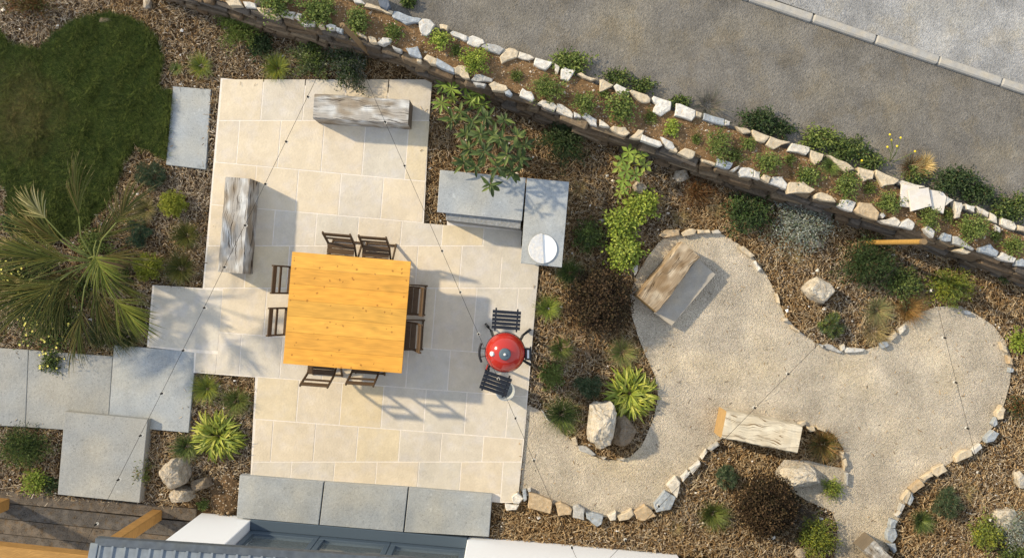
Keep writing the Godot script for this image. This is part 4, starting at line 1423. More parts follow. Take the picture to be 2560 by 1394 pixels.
func edging():
	var E1 := [3.005, 1280.0, 930.0]
	var E2 := [3.005, 1920.0, 930.0]
	var E3 := [2.998, 1920.0, 465.0]
	var E4 := [2.998, 1280.0, 465.0]
	var a := thing("stone_edging", "mixed orange, blue and white edging stones below the gravel bay", "edging", Vector3.ZERO, 0, "stone edgings of the gravel path")
	lay_stones(a, E1, [[6, 0, 940, 40, 910, 85, 950, 50, 990, 15, 985], [6, -50, 990, 50, 1000, 30, 1035, -40, 1040], [4, 80, 890, 105, 885, 110, 960, 90, 970], [6, 118, 880, 140, 876, 142, 895, 122, 900], [5, 130, 905, 300, 965, 285, 1060, 125, 1015], [5, 330, 990, 370, 980, 450, 1030, 440, 1070, 350, 1080], [3, 460, 1010, 500, 1000, 545, 1030, 540, 1110, 460, 1090], [4, 560, 1060, 610, 1060, 685, 1080, 670, 1140, 640, 1160, 600, 1130, 565, 1100], [0, 720, 1080, 780, 1050, 780, 1110, 740, 1115], [2, 795, 1080, 900, 1030, 915, 1070, 880, 1105, 810, 1115], [5, 918, 1050, 1000, 1000, 1050, 1040, 1083, 1080, 1000, 1115, 940, 1100], [4, 1070, 990, 1150, 895, 1230, 940, 1190, 1030, 1090, 1050], [0, 1165, 850, 1230, 785, 1265, 830, 1240, 942, 1200, 900], [1, 1272, 790, 1320, 740, 1335, 770, 1290, 825], [1, 1340, 730, 1410, 670, 1420, 690, 1360, 765], [0, 1420, 640, 1460, 580, 1470, 600, 1430, 655], [3, 1480, 580, 1550, 530, 1560, 550, 1500, 590]], 0.10, 0.14)
	var b := thing("stone_edging", "thin pale edging stones round the boulder bed beside the patio", "edging", Vector3.ZERO, 0, "stone edgings of the gravel path")
	lay_stones(b, E1, [[6, 215, 280, 240, 300, 280, 370, 255, 350], [2, 445, 500, 480, 490, 495, 550, 470, 545], [3, 500, 555, 560, 560, 630, 620, 600, 625, 510, 590], [0, 640, 630, 710, 640, 690, 658], [0, 790, 655, 850, 645, 840, 668]], 0.06, 0.1)
	var c := thing("stone_edging", "tan and blue edging stones along the curve by the photo's right edge", "edging", Vector3.ZERO, 0, "stone edgings of the gravel path")
	lay_stones(c, E2, [[2, 1725, 310, 1760, 250, 1790, 280, 1770, 350, 1740, 355], [4, 1690, 390, 1720, 340, 1730, 390, 1710, 410], [4, 1640, 500, 1700, 440, 1740, 460, 1700, 520, 1650, 530], [1, 1540, 590, 1600, 540, 1615, 570, 1560, 615], [2, 1415, 640, 1470, 590, 1530, 585, 1540, 625, 1420, 675], [2, 1240, 760, 1250, 725, 1320, 695, 1350, 740, 1280, 785], [2, 1160, 800, 1230, 750, 1245, 780, 1180, 815], [5, 1075, 880, 1150, 815, 1180, 850, 1100, 905], [2, 1010, 960, 1060, 890, 1078, 905, 1048, 985], [4, 1055, 985, 1080, 912, 1100, 945, 1070, 1000], [3, 990, 1040, 1010, 990, 1035, 1000, 1010, 1050], [1, 965, 1080, 1010, 1040, 1010, 1060, 975, 1090], [4, 920, 1150, 930, 1105, 975, 1120, 960, 1170, 920, 1178], [4, 895, 1220, 910, 1182, 960, 1182, 975, 1230, 935, 1280, 900, 1260], [4, 900, 1290, 960, 1290, 970, 1340, 950, 1360]], 0.09, 0.13)
	lay_stones(c, E3, [[4, 1470, 930, 1520, 940, 1530, 958, 1480, 955], [2, 1750, 1170, 1790, 1200, 1800, 1250, 1770, 1230], [5, 1800, 1270, 1840, 1290, 1840, 1340, 1810, 1330], [4, 1820, 1360, 1850, 1370, 1840, 1394, 1815, 1394]], 0.09, 0.13)
	var d := thing("stone_edging", "few tan edging stones round the orange grass by the pale log", "edging", Vector3.ZERO, 0, "stone edgings of the gravel path")
	lay_stones(d, E2, [[2, 230, 390, 285, 370, 290, 390, 260, 410], [2, 300, 410, 350, 410, 360, 440, 320, 450], [2, 365, 400, 440, 430, 445, 455, 380, 430], [2, 570, 660, 590, 650, 600, 700, 580, 740], [3, 588, 760, 605, 760, 605, 850, 588, 850], [2, 550, 600, 575, 600, 580, 645, 560, 650]], 0.08, 0.12)
	var e := thing("stone_edging", "thin grey and white edging stones round the cream boulder's island", "edging", Vector3.ZERO, 0, "stone edgings of the gravel path")
	lay_stones(e, E3, [[2, 58, 810, 75, 808, 92, 880, 75, 872], [2, 110, 990, 150, 990, 155, 1012, 120, 1012], [2, 175, 1040, 240, 1080, 240, 1100, 190, 1070], [3, 378, 1180, 420, 1190, 412, 1212], [3, 430, 1190, 480, 1190, 560, 1240, 540, 1250, 440, 1215], [0, 550, 1200, 575, 1185, 585, 1220, 560, 1235], [1, 580, 1230, 600, 1210, 725, 1220, 715, 1237, 590, 1247], [4, 845, 1180, 900, 1165, 910, 1195, 860, 1215], [2, 900, 1140, 960, 1090, 975, 1120, 930, 1160], [0, 985, 1070, 1030, 1035, 1040, 1070, 1000, 1110]], 0.07, 0.1)
	var g := thing("stone_edging", "tan edging stones behind the wavy-edged log bench", "edging", Vector3.ZERO, 0, "stone edgings of the gravel path")
	lay_stones(g, E4, [[5, 1105, 370, 1150, 330, 1250, 325, 1255, 365, 1150, 385], [2, 1275, 350, 1330, 320, 1385, 330, 1370, 360, 1290, 375], [2, 1395, 325, 1480, 325, 1490, 350, 1400, 355], [0, 1500, 335, 1550, 325, 1570, 350, 1510, 355], [2, 1700, 460, 1740, 450, 1820, 520, 1790, 535], [6, 1815, 570, 1830, 560, 1870, 620, 1850, 635], [6, 910, 600, 945, 590, 945, 630, 920, 670]], 0.08, 0.11)

# ------------------------------------------------------------------ plants
func leaf(mb: Mesher, p: Vector3, ax: Vector3, up: Vector3, l: float, w: float, fold := 0.25, droop := 0.15):
	var side := ax.cross(up).normalized() * w * 0.5
	var u := side.cross(ax).normalized()
	var m := p + ax * l * 0.5
	var tip := p + ax * l - Vector3(0, droop * l, 0)
	mb.tri(p, m + side + u * w * fold, tip)
	mb.tri(p, tip, m - side + u * w * fold)

func pick(cols: Array) -> Color:
	var a: Color = cols[R.randi() % cols.size()]
	var k := rnd(0.75, 1.25)
	return Color(a.r * k, a.g * k, a.b * k * rnd(0.85, 1.1))

const GREEN := [Color(0.155, 0.20, 0.045), Color(0.12, 0.165, 0.04), Color(0.22, 0.26, 0.075), Color(0.085, 0.12, 0.03)]
const BRIGHT := [Color(0.28, 0.34, 0.05), Color(0.22, 0.29, 0.045), Color(0.34, 0.38, 0.08), Color(0.15, 0.21, 0.035)]
const YELLOW := [Color(0.24, 0.26, 0.03), Color(0.30, 0.30, 0.04), Color(0.18, 0.21, 0.03)]
const DARK := [Color(0.035, 0.06, 0.018), Color(0.05, 0.085, 0.028), Color(0.028, 0.045, 0.018), Color(0.075, 0.10, 0.045)]
const BLUEGREEN := [Color(0.06, 0.095, 0.048), Color(0.09, 0.13, 0.07), Color(0.045, 0.07, 0.032), Color(0.15, 0.19, 0.11)]
const SILVER := [Color(0.33, 0.36, 0.32), Color(0.24, 0.27, 0.22), Color(0.42, 0.44, 0.42), Color(0.12, 0.16, 0.07)]
const BROWN := [Color(0.045, 0.028, 0.016), Color(0.06, 0.038, 0.02), Color(0.03, 0.022, 0.013), Color(0.12, 0.08, 0.045), Color(0.035, 0.03, 0.014)]
const RUST := [Color(0.16, 0.065, 0.022), Color(0.10, 0.045, 0.018), Color(0.22, 0.10, 0.035), Color(0.08, 0.06, 0.02)]
const ORANGE := [Color(0.30, 0.16, 0.05), Color(0.22, 0.11, 0.035), Color(0.36, 0.22, 0.08), Color(0.14, 0.10, 0.03)]
const STRAW := [Color(0.36, 0.28, 0.13), Color(0.28, 0.22, 0.11), Color(0.20, 0.17, 0.08)]
const OLIVE := [Color(0.08, 0.088, 0.019), Color(0.055, 0.07, 0.016), Color(0.12, 0.115, 0.028)]

func base_of(px: float, py: float, y: float, h: float) -> Vector3:
	var q := at(px, py, y + h * 0.5)
	return Vector3(q.x, y, q.z)

func mound(label: String, px: float, py: float, r: float, cols: Array, o := {}):
	# bushy plant: several overlapping heads of small leaves
	var y: float = o.get("y", 0.0)
	var rad := r / PPM
	var ht: float = o.get("h", 0.8) * rad * 1.15
	var t := thing(o.get("name", "shrub"), label, o.get("cat", "shrub"), base_of(px, py, y, ht), 0.0, o.get("group", "garden shrubs"))
	var sx: float = o.get("sx", 1.0)
	var sz: float = o.get("sz", 1.0)
	var L: float = o.get("leaf", 0.045)
	var W: float = o.get("wide", 0.5) * L
	# shoots fan out from the foot; leaves cluster towards their tips
	var f := FastNoiseLite.new()
	f.seed = R.randi() % 9999
	f.frequency = 1.0
	var ns: int = int(o.get("shoots", 18.0 + 320.0 * rad * sqrt(sx * sz)))
	var rough: float = o.get("rough", 0.85)
	var want := int(o.get("n", 26000.0) * rad * rad * (0.045 * 0.045) / (L * L) * sx * sz)
	var per := clampi(int(float(clampi(want, 250, int(o.get("most", 6500)))) / ns), 8, 200)
	var mb := Mesher.new()
	var st := Mesher.new()
	var tips := []
	for i in ns:
		var k := sqrt((i + rnd(0.2, 0.8)) / ns)
		var az := i * 2.39996 + rnd(-0.35, 0.35)
		var lob := 1.0 + rough * 0.75 * f.get_noise_2d(cos(az) * 1.3 + 7.0, sin(az) * 1.3) + rnd(-0.22, 0.16) * rough
		var rr := rad * k * lob * 1.0
		var hh := ht * (sqrt(maxf(1.0 - k * k * 0.9, 0.05)) * (1.0 + rough * 0.5 * f.get_noise_2d(az * 3.0, 40.0)) + rnd(-0.12, 0.12) * rough)
		var tip := Vector3(cos(az) * rr * sx, maxf(hh, 0.03), sin(az) * rr * sz)
		tips.append(tip)
		var root := Vector3(tip.x * 0.12, 0.0, tip.z * 0.12)
		var bow := Vector3(tip.x * 0.62, tip.y * 0.72, tip.z * 0.62)
		if i % 3 == 0:
			st.tube([root - Vector3(0, 0.03, 0), bow, tip], [0.005, 0.004, 0.002], 4)
		var dir := (tip - bow).normalized()
		var tone := rnd(0.82, 1.2)
		var cset: Color = cols[R.randi() % cols.size()]
		var spread: float = o.get("spread", 0.13) * rad + L * 0.5
		for q in per:
			var s := 1.0 - pow(R.randf(), 1.3)
			var p := (root.lerp(bow, s * 2.0) if s < 0.5 else bow.lerp(tip, s * 2.0 - 1.0)) + rand_dir() * spread * (0.35 + 0.65 * s)
			if p.y < 0.012:
				p.y = rnd(0.012, 0.04)
			var ax := (dir * 0.7 + rand_dir() * 0.9).normalized()
			var up := (UP * 0.9 + rand_dir() * 0.55).normalized()
			var c := pick(cols).lerp(cset, 0.55)
			mb.col = Color(c.r * tone, c.g * tone, c.b * tone)
			leaf(mb, p, ax, up, L * rnd(0.65, 1.25), W * rnd(0.8, 1.2))
	put("foliage", mb, o.get("mat", M.leaf), t)
	put("stems", st, M.old_post, t)
	if o.has("flowers"):
		var fm := Mesher.new()
		fm.col = o.flower_col
		for i in int(o.flowers):
			var p: Vector3 = tips[R.randi() % tips.size()] + rand_dir() * 0.03 + Vector3(0, 0.025, 0)
			var fr: float = o.get("flower_r", 0.014)
			for k in 5:
				var a := TAU * k / 5.0
				leaf(fm, p, Vector3(cos(a), 0.35, sin(a)).normalized(), UP, fr * 1.3, fr * 1.1, 0.1, 0.0)
		put("flowers", fm, M.leaf, t)
	return t

func blade(mb: Mesher, b: Vector3, az: float, l: float, w: float, lean: float, bend: float, seg := 3):
	var d := Vector3(cos(az), 0, sin(az))
	var side := Vector3(-sin(az), 0, cos(az)) * w * 0.5
	var p := b
	var ang := lean
	var prev := b
	for i in seg:
		var k0 := 1.0 - pow(float(i) / seg, 1.6)
		var k1 := 1.0 - pow(float(i + 1) / seg, 1.6)
		var nx := prev + (d * sin(ang) + UP * cos(ang)) * l / seg
		nx.y = maxf(nx.y, 0.008)
		ang += bend / seg
		if i < seg - 1:
			mb.quad(prev - side * k0, nx - side * k1, nx + side * k1, prev + side * k0)
		else:
			mb.tri(prev - side * k0, nx, prev + side * k0)
		prev = nx

func tussock(label: String, px: float, py: float, r: float, cols: Array, o := {}):
	var y: float = o.get("y", 0.0)
	var rad := r / PPM
	var t := thing(o.get("name", "grass_tussock"), label, o.get("cat", "grass"), base_of(px, py, y, rad * 0.5), 0.0, o.get("group", "grass tussocks"))
	var mb := Mesher.new()
	var n := int(o.get("n", 300) * 2.2)
	for i in n:
		mb.col = pick(cols)
		var a := rnd(0, TAU)
		var k := rad * 0.34 * sqrt(R.randf())
		var b := Vector3(cos(a) * k, -0.01, sin(a) * k)
		var s := sqrt(R.randf())
		blade(mb, b, a + rnd(-0.9, 0.9), rad * rnd(0.55, 1.35) * (0.6 + 0.5 * s), o.get("w", 0.007) * rnd(0.5, 0.9), 0.05 + 0.8 * s * rnd(0.6, 1.2), rnd(0.3, 1.5), 3)
	put("blades", mb, o.get("mat", M.leaf), t)
	return t

func spurge(label: String, px: float, py: float, r: float, cols := BLUEGREEN, o := {}):
	# stems topped with whorls of narrow leaves
	var rad := r / PPM
	var ht := rad * 0.85
	var t := thing("spurge", label, "plant", base_of(px, py, 0.0, ht), 0.0, "blue-green spurges")
	var mb := Mesher.new()
	var st := Mesher.new()
	var n: int = o.get("n", 24)
	for i in n:
		var a := rnd(0, TAU)
		var k := sqrt((i + 0.5) / n)
		var tipd := Vector3(cos(a) * k, 0, sin(a) * k) * rad * 0.8
		var tip := tipd + Vector3(0, ht * (1.0 - 0.5 * k * k) * rnd(0.85, 1.1), 0)
		var ax := (tip - Vector3(0, -0.1, 0)).normalized().lerp(UP, 0.3).normalized()
		st.tube([Vector3(tipd.x * 0.15, -0.03, tipd.z * 0.15), tip * 0.6, tip], [0.006, 0.005, 0.004], 4)
		for lv in 40:
			var s := lv / 40.0
			var e := ax.cross(UP + Vector3(0.2, 0, 0.1)).normalized()
			var e2 := e.cross(ax)
			var ph := lv * 2.4
			var out := (e * cos(ph) + e2 * sin(ph))
			mb.col = pick(cols)
			leaf(mb, tip - ax * (1.0 - s) * rad * 0.45, (out * (1.25 - s * 0.6) + ax * (0.25 + s * 0.5)).normalized(), ax, rad * rnd(0.24, 0.4), 0.008, 0.2, 0.1)
	put("foliage", mb, M.leaf, t)
	put("stems", st, M.old_post, t)

func strap_blade_mesh(bend: float, lean: float) -> Mesher:
	# unit-length arching strap leaf along +x with a shallow keel
	var mb := Mesher.new()
	var prev := Vector3.ZERO
	var ang := lean
	var seg := 7
	for i in seg:
		var w0 := 0.034 * (0.65 + 0.6 * sin(PI * clampf(i / 7.0 + 0.12, 0, 1))) * (1.0 if i < 5 else 0.8)
		var w1 := 0.0 if i == seg - 1 else 0.034 * (0.65 + 0.6 * sin(PI * clampf((i + 1) / 7.0 + 0.12, 0, 1))) * (1.0 if i < 4 else 0.75)
		var nx := prev + Vector3(sin(ang), cos(ang), 0) / seg
		ang += bend / seg
		for s in [-1.0, 1.0]:
			var a0 := prev + Vector3(0, 0.018, s * w0)
			var a1 := nx + Vector3(0, 0.018 if w1 > 0 else 0.0, s * w1)
			if s > 0:
				mb.quad(prev, a0, a1, nx)
			else:
				mb.quad(prev, nx, a1, a0)
		prev = nx
	return mb

func strap_plant(label: String, px: float, py: float, r: float):
	var rad := r / PPM
	var t := thing("strap_leaved_plant", label, "plant", base_of(px, py, 0.0, rad * 0.6), 0.0, "yellow-green strap-leaved plants")
	var crowns := [[0.0, 0.0]]
	for i in 6:
		crowns.append([i * TAU / 6.0 + rnd(-0.3, 0.3), rnd(0.25, 0.42)])
	for i in 270:
		var s := sqrt((i + 0.5) / 270.0)
		var cr = crowns[i % 7]
		var o := put("leaf_blade", M.strap_mesh[R.randi() % 3 if s > 0.4 else 3], M.strap[R.randi() % 4], t)
		var a := rnd(0, TAU)
		if cr[1] > 0.0:
			a = cr[0] + rnd(-1.5, 1.5)
		o.position = Vector3(cos(cr[0]), 0, sin(cr[0])) * rad * cr[1] + Vector3(cos(a), 0, sin(a)) * rad * 0.06
		o.rotation = Vector3(rnd(-0.45, 0.45), -a + rnd(-0.3, 0.3), rnd(-0.2, 0.15))
		var k := rad * rnd(0.65, 1.1) * (0.8 + 0.2 * s)
		o.scale = Vector3(k, k * rnd(0.9, 1.3), k * rnd(0.9, 1.3))

func big_leaf_mesh(w: float, fold: float, bend: float) -> Mesher:
	# unit-length pointed leaf along +x, folded on its midrib
	var mb := Mesher.new()
	var prof := [0.04, 0.55, 0.92, 1.0, 0.82, 0.45, 0.0]
	var prev := Vector3.ZERO
	var ang := 0.0
	for i in 6:
		var nx := prev + Vector3(cos(ang), sin(ang), 0) / 6.0
		ang -= bend / 6.0
		for s in [-1.0, 1.0]:
			var a0 := prev + Vector3(0, w * prof[i] * fold, s * w * prof[i])
			var a1 := nx + Vector3(0, w * prof[i + 1] * fold, s * w * prof[i + 1])
			if s > 0:
				mb.quad(prev, a0, a1, nx)
			else:
				mb.quad(prev, nx, a1, a0)
		prev = nx
	return mb

func set_leaf(o: Node3D, p: Vector3, d: Vector3, size: float):
	var x := d.normalized()
	var z := x.cross(UP)
	if z.length() < 0.05:
		z = Vector3(0, 0, 1)
	z = z.normalized()
	var y := z.cross(x).normalized()
	o.transform = Transform3D(Basis(x * size, y * size, z * size), p)

func large_leaved_shrub():
	var b := at(1238, 350)
	var t := thing("large_leaved_shrub", "glossy large-leaved shrub overhanging the grey counter", "shrub", b)
	var ros := [[1215, 292, 0.8], [1262, 300, 0.9], [1180, 305, 0.8], [1292, 340, 1.0], [1232, 340, 1.1], [1172, 372, 0.9], [1210, 378, 1.1], [1268, 385, 1.15], [1300, 395, 0.95], [1190, 415, 0.95], [1240, 418, 1.1], [1226, 462, 1.0], [1160, 405, 0.8], [1150, 280, 0.6], [1128, 296, 0.5], [1250, 345, 1.2], [1200, 335, 1.0], [1280, 428, 0.95], [1165, 335, 0.7], [1310, 362, 0.8]]
	for r in ros:
		var c := at(r[0], r[1], r[2]) - b
		var st := Mesher.new()
		var h := Vector3(c.x * 0.35, c.y * 0.62, c.z * 0.35)
		st.tube([Vector3(c.x * 0.04, -0.03, c.z * 0.04), h, c], [0.014, 0.009, 0.005], 5)
		put("branch", st, M.old_post, t)
		var a0 := rnd(0, TAU)
		for k in 13:
			var a := a0 + k * 2.4 + rnd(-0.5, 0.5)
			var up := lerpf(-0.55, 0.9, k / 12.0) + rnd(-0.25, 0.25)
			var o := put("leaf", M.loquat_mesh[k % 3], M.loquat[R.randi() % 4], t)
			set_leaf(o, c - Vector3(0, 0.09 * (1.0 - k / 12.0), 0) + rand_dir() * 0.015, Vector3(cos(a), up * 0.8, sin(a)), rnd(0.13, 0.25) * (1.0 - 0.35 * k / 12.0))

func palmate_plant(label: String, list: Array, size: float, mats: Array, fingers := 8):
	# few long-stalked leaves, each of radiating leaflets
	var c := Vector2.ZERO
	for q in list:
		c += Vector2(q[0], q[1]) / list.size()
	var b := at(c.x, c.y)
	var t := thing("lobed_leaf_plant", label, "plant", b)
	for q in list:
		var p := at(q[0], q[1], q[2]) - b
		var st := Mesher.new()
		st.tube([Vector3(p.x * 0.1, -0.02, p.z * 0.1), p * 0.6 + Vector3(0, 0.03, 0), p], [0.006, 0.005, 0.004], 4)
		var stalk := put("leaf_stalk", st, M.strap[0], t)
		var mb := Mesher.new()
		var a0 := rnd(0, TAU)
		for k in fingers:
			var a := a0 + TAU * k / fingers + rnd(-0.1, 0.1)
			var ax := Vector3(cos(a), rnd(-0.1, 0.22), sin(a)).normalized()
			var l: float = size * rnd(0.8, 1.1) * (q[3] if q.size() > 3 else 1.0)
			var side := ax.cross(UP).normalized()
			var w := l * 2.4 / fingers
			for s in [-1.0, 1.0]:
				var m1: Vector3 = p + ax * l * 0.55 + side * s * w * 0.5 + Vector3(0, l * 0.06, 0)
				var e: Vector3 = p + ax * l + Vector3(0, -l * 0.1, 0)
				var mm: Vector3 = p + ax * l * 0.5
				if s > 0:
					mb.tri(p, m1, mm)
					mb.tri(mm, m1, e)
				else:
					mb.tri(p, mm, m1)
					mb.tri(mm, e, m1)
		put("leaf", mb, mats[R.randi() % mats.size()], stalk)

func palm():
	var hub := at(222, 652, 0.9)
	var t := thing("fan_palm", "fan palm with long olive fronds beside the lawn", "palm", Vector3(hub.x, 0, hub.z))
	var tr := Mesher.new()
	var tp := []
	var trd := []
	for i in 9:
		tp.append(Vector3(0.01 * sin(i), -0.04 + i * 0.1, 0.01 * cos(i)))
		trd.append(0.085 + 0.014 * (i % 2))
	tr.tube(tp, trd, 12)
	put("trunk", tr, M.old_post, t)
	# each frond: where its blade begins, which way it points (degrees, clockwise from the right), length, half spread, height
	var fr := [[172, 648, 184, 215, 30, 1.15, 0, 1.1], [150, 700, 142, 205, 36, 1.0, 0, 1.1], [236, 640, 66, 110, 60, 1.25, 1, 0.7], [202, 775, 97, 135, 30, 0.85, 2, 0.9], [284, 748, 46, 135, 44, 0.85, 1, 0.8], [290, 556, -58, 120, 58, 1.1, 2, 0.45], [196, 540, -95, 140, 26, 1.15, 2, 0.5], [112, 545, -132, 100, 34, 1.05, 3, 0.7], [85, 622, 174, 140, 34, 1.0, 0, 1.0], [256, 640, 4, 110, 26, 1.2, 2, 0.6], [118, 712, 158, 185, 26, 0.8, 0, 1.1], [150, 600, 200, 150, 28, 0.9, 2, 0.9], [235, 712, 78, 130, 36, 0.75, 2, 0.8], [180, 690, 118, 170, 30, 0.75, 0, 0.9], [130, 650, 190, 170, 24, 0.7, 2, 0.9], [262, 690, 28, 120, 30, 0.7, 2, 0.6], [175, 735, 128, 150, 26, 0.6, 0, 0.8], [190, 680, 150, 150, 40, 0.55, 2, 0.8], [240, 600, -40, 120, 40, 0.7, 2, 0.5], [130, 585, 215, 130, 34, 0.7, 2, 0.6], [245, 770, 60, 120, 40, 0.5, 2, 0.7], [70, 700, 165, 140, 40, 0.6, 2, 0.9]]
	for f in fr:
		var p := at(f[0], f[1], f[5]) - t.position
		var mb := Mesher.new()
		mb.col = Color(0.16, 0.18, 0.05)
		mb.tube([Vector3(0, 0.75, 0), Vector3(p.x * 0.55, lerpf(0.78, p.y, 0.75) + 0.05, p.z * 0.55), p], [0.014, 0.01, 0.008], 5)
		var a0 := deg_to_rad(f[2])
		var sp := deg_to_rad(f[4])
		var n := int((f[4] * 1.2 + 12.0) * f[7])
		var L: float = f[3] / PPM * 0.84
		for i in n:
			var s := 2.0 * (i + 0.5) / n - 1.0
			var a := a0 + s * sp + rnd(-0.14, 0.14)
			var l := L * (1.0 - 0.22 * s * s) * rnd(0.72, 1.08)
			var d := Vector3(cos(a), 0.2 - 0.15 * absf(s) + rnd(-0.16, 0.16), sin(a)).normalized()
			var w := 0.0125
			var side := d.cross(UP).normalized() * w * 0.5
			var st0: Vector3 = p + Vector3(cos(a0), 0, sin(a0)) * L * 0.42 * (1.0 - absf(s))
			var prev := st0
			var cc: Color = [pick(OLIVE), pick([Color(0.13, 0.16, 0.03), Color(0.18, 0.19, 0.04)]), pick([Color(0.08, 0.09, 0.022), Color(0.12, 0.10, 0.03)]), pick([Color(0.34, 0.31, 0.15), Color(0.22, 0.21, 0.08)])][f[6]]
			var tipc := pick(STRAW)
			for k in 5:
				var kk := (k + 1) / 5.0
				var nx := prev + d * l / 5.0
				d = (d + Vector3(0, -0.11 - 0.05 * k, 0)).normalized()
				mb.col = cc if k < 4 else cc.lerp(tipc, 0.75)
				var w0 := sin(PI * clampf(k / 5.0 * 0.8 + 0.2, 0, 1))
				var w1 := 0.0 if k == 4 else sin(PI * clampf(kk * 0.8 + 0.2, 0, 1))
				var keel := Vector3(0, -0.006, 0)
				mb.quad(prev + keel * w0, prev + side * w0, nx + side * w1, nx + keel * w1)
				mb.quad(prev + keel * w0, nx + keel * w1, nx - side * w1, prev - side * w0)
				prev = nx
		put("frond", mb, M.leaf, t)

func plants():
	M.strap = []
	for q in [lin(0.34, 0.36, 0.05), lin(0.27, 0.31, 0.045), lin(0.42, 0.42, 0.09), lin(0.20, 0.25, 0.04)]:
		M.strap.append(green(q, 0.5))
	M.loquat = []
	for q in [lin(0.04, 0.068, 0.016), lin(0.055, 0.088, 0.020), lin(0.115, 0.15, 0.034), lin(0.028, 0.048, 0.013)]:
		M.loquat.append(green(q, 0.6))
	M.palmate = []
	for q in [lin(0.20, 0.28, 0.04), lin(0.15, 0.22, 0.035), lin(0.25, 0.30, 0.05)]:
		M.palmate.append(green(q, 0.55))
	M.fallen = [green(lin(0.16, 0.10, 0.05), 0.9), green(lin(0.22, 0.15, 0.09), 0.9), green(lin(0.11, 0.08, 0.045), 0.9)]
	M.strap_mesh = [strap_blade_mesh(2.0, 0.45).done(), strap_blade_mesh(2.4, 0.3).done(), strap_blade_mesh(1.6, 0.75).done(), strap_blade_mesh(1.5, 0.12).done()]
	M.loquat_mesh = [big_leaf_mesh(0.125, 0.45, 0.6).done(), big_leaf_mesh(0.14, 0.35, 0.9).done(), big_leaf_mesh(0.115, 0.5, 0.35).done()]
	palm()
	large_leaved_shrub()
	palmate_plant("light green palmate-leaved plant in the bed corner by the patio", [[1108, 212, 0.3], [1128, 222, 0.42], [1104, 258, 0.3], [1165, 212, 0.35], [1195, 235, 0.4], [1212, 226, 0.3], [1205, 262, 0.3], [1178, 250, 0.35], [1132, 246, 0.25, 0.7]], 0.16, M.palmate, 8)
	palmate_plant("sparse fig-like plant with broad leaves under the retaining wall", [[1556, 400, 0.4], [1585, 392, 0.5], [1602, 385, 0.45], [1566, 428, 0.4], [1548, 418, 0.35], [1612, 412, 0.4], [1590, 438, 0.35], [1558, 452, 0.3], [1572, 380, 0.5]], 0.135, M.palmate, 5)
	palmate_plant("small light green seedling by the jagged tan rock", [[1552, 462, 0.2], [1562, 475, 0.25], [1548, 482, 0.15]], 0.09, M.palmate, 5)
	strap_plant("yellow-green strap-leaved plant in the bed between slabs and patio", 540, 1092, 62)
	strap_plant("yellow-green strap-leaved plant behind the tall pale boulder", 1576, 985, 64)
	# raised bed along the road
	var rb := "low bushy plants in the raised bed"
	var B := {"y": 0.73, "group": rb, "leaf": 0.034, "rough": 1.15, "n": 21000.0, "spread": 0.1, "name": "bedding_plant", "cat": "plant", "h": 0.8}
	for e in [
		["green bushy plant at the photo's top edge, first in the raised bed", 690, 6, 36, GREEN], ["wide green bushy plant near the leaning post top", 792, 24, 46, GREEN],
		["green bushy plant just beyond the leaning post", 896, 50, 34, GREEN], ["green bushy plant behind the blue triangular stone", 983, 78, 34, GREEN],
		["bright yellow-green plant beside the round white border stone", 1100, 100, 33, BRIGHT], ["brightest yellow-green plant, by the tan cap stone", 1183, 150, 34, BRIGHT],
		["round green plant opposite the first roadside weeds", 1366, 218, 36, GREEN], ["small forked green plant beside the round green one", 1462, 256, 30, GREEN],
		["grey-green plant above a white triangular stone", 1552, 270, 33, GREEN], ["small yellow-green plant opposite the white block stones", 1683, 321, 28, BRIGHT],
		["broad green plant in bare soil near the small blue cap stone", 1800, 364, 40, GREEN], ["low green sprig next to the broad green plant", 1868, 358, 18, GREEN],
		["green plant above the cracked white cap stones", 1920, 404, 37, GREEN], ["green plant above the wide tan cap stone", 2025, 437, 33, GREEN],
		["green plant mixed with grass blades in the raised bed", 2120, 464, 38, GREEN], ["dark green plant against the lower white flagstone", 2228, 506, 34, GREEN],
		["green plant in front of the white flagstones", 2322, 541, 33, GREEN], ["broad spreading green plant past the white flagstones", 2430, 572, 46, GREEN], ["green plant at the photo's right edge in the raised bed", 2540, 612, 36, GREEN]]:
		var V := B.duplicate()
		V.sx = rnd(0.75, 1.3)
		V.sz = rnd(0.75, 1.25)
		V.leaf = rnd(0.026, 0.044)
		V.wide = rnd(0.35, 0.7)
		V.h = rnd(0.55, 1.0)
		V.n = rnd(14000.0, 26000.0)
		mound(e[0], e[1] + rnd(-3, 3), e[2] + rnd(-3, 3), e[3] * rnd(0.8, 1.05), e[4], V)
	var sp := {"y": 0.73, "group": rb, "name": "bedding_plant", "cat": "plant", "leaf": 0.03, "rough": 1.3, "h": 0.35, "n": 9000.0}
	for e in [["tiny sprig in soil left of the brightest plant", 1140, 128, 12], ["sparse sprig between the first two leafy roadside clumps", 1290, 190, 15], ["tiny sprig below the white pointed border stone", 1510, 235, 12], ["low sprig beside the white slab stones", 1628, 292, 16], ["trailing sprig on the small blue cap stone", 1838, 388, 20], ["thin sprig above the cracked cap stones", 1740, 348, 12], ["low sprig in front of the yellow flowers", 1975, 398, 13], ["sprig between grass tuft and tan border stone", 2175, 470, 14], ["sprig at the flagstones' right corner", 2372, 538, 16], ["sprig near the last pale border stones", 2490, 590, 14]]:
		mound(e[0], e[1], e[2], e[3], GREEN + OLIVE, sp)
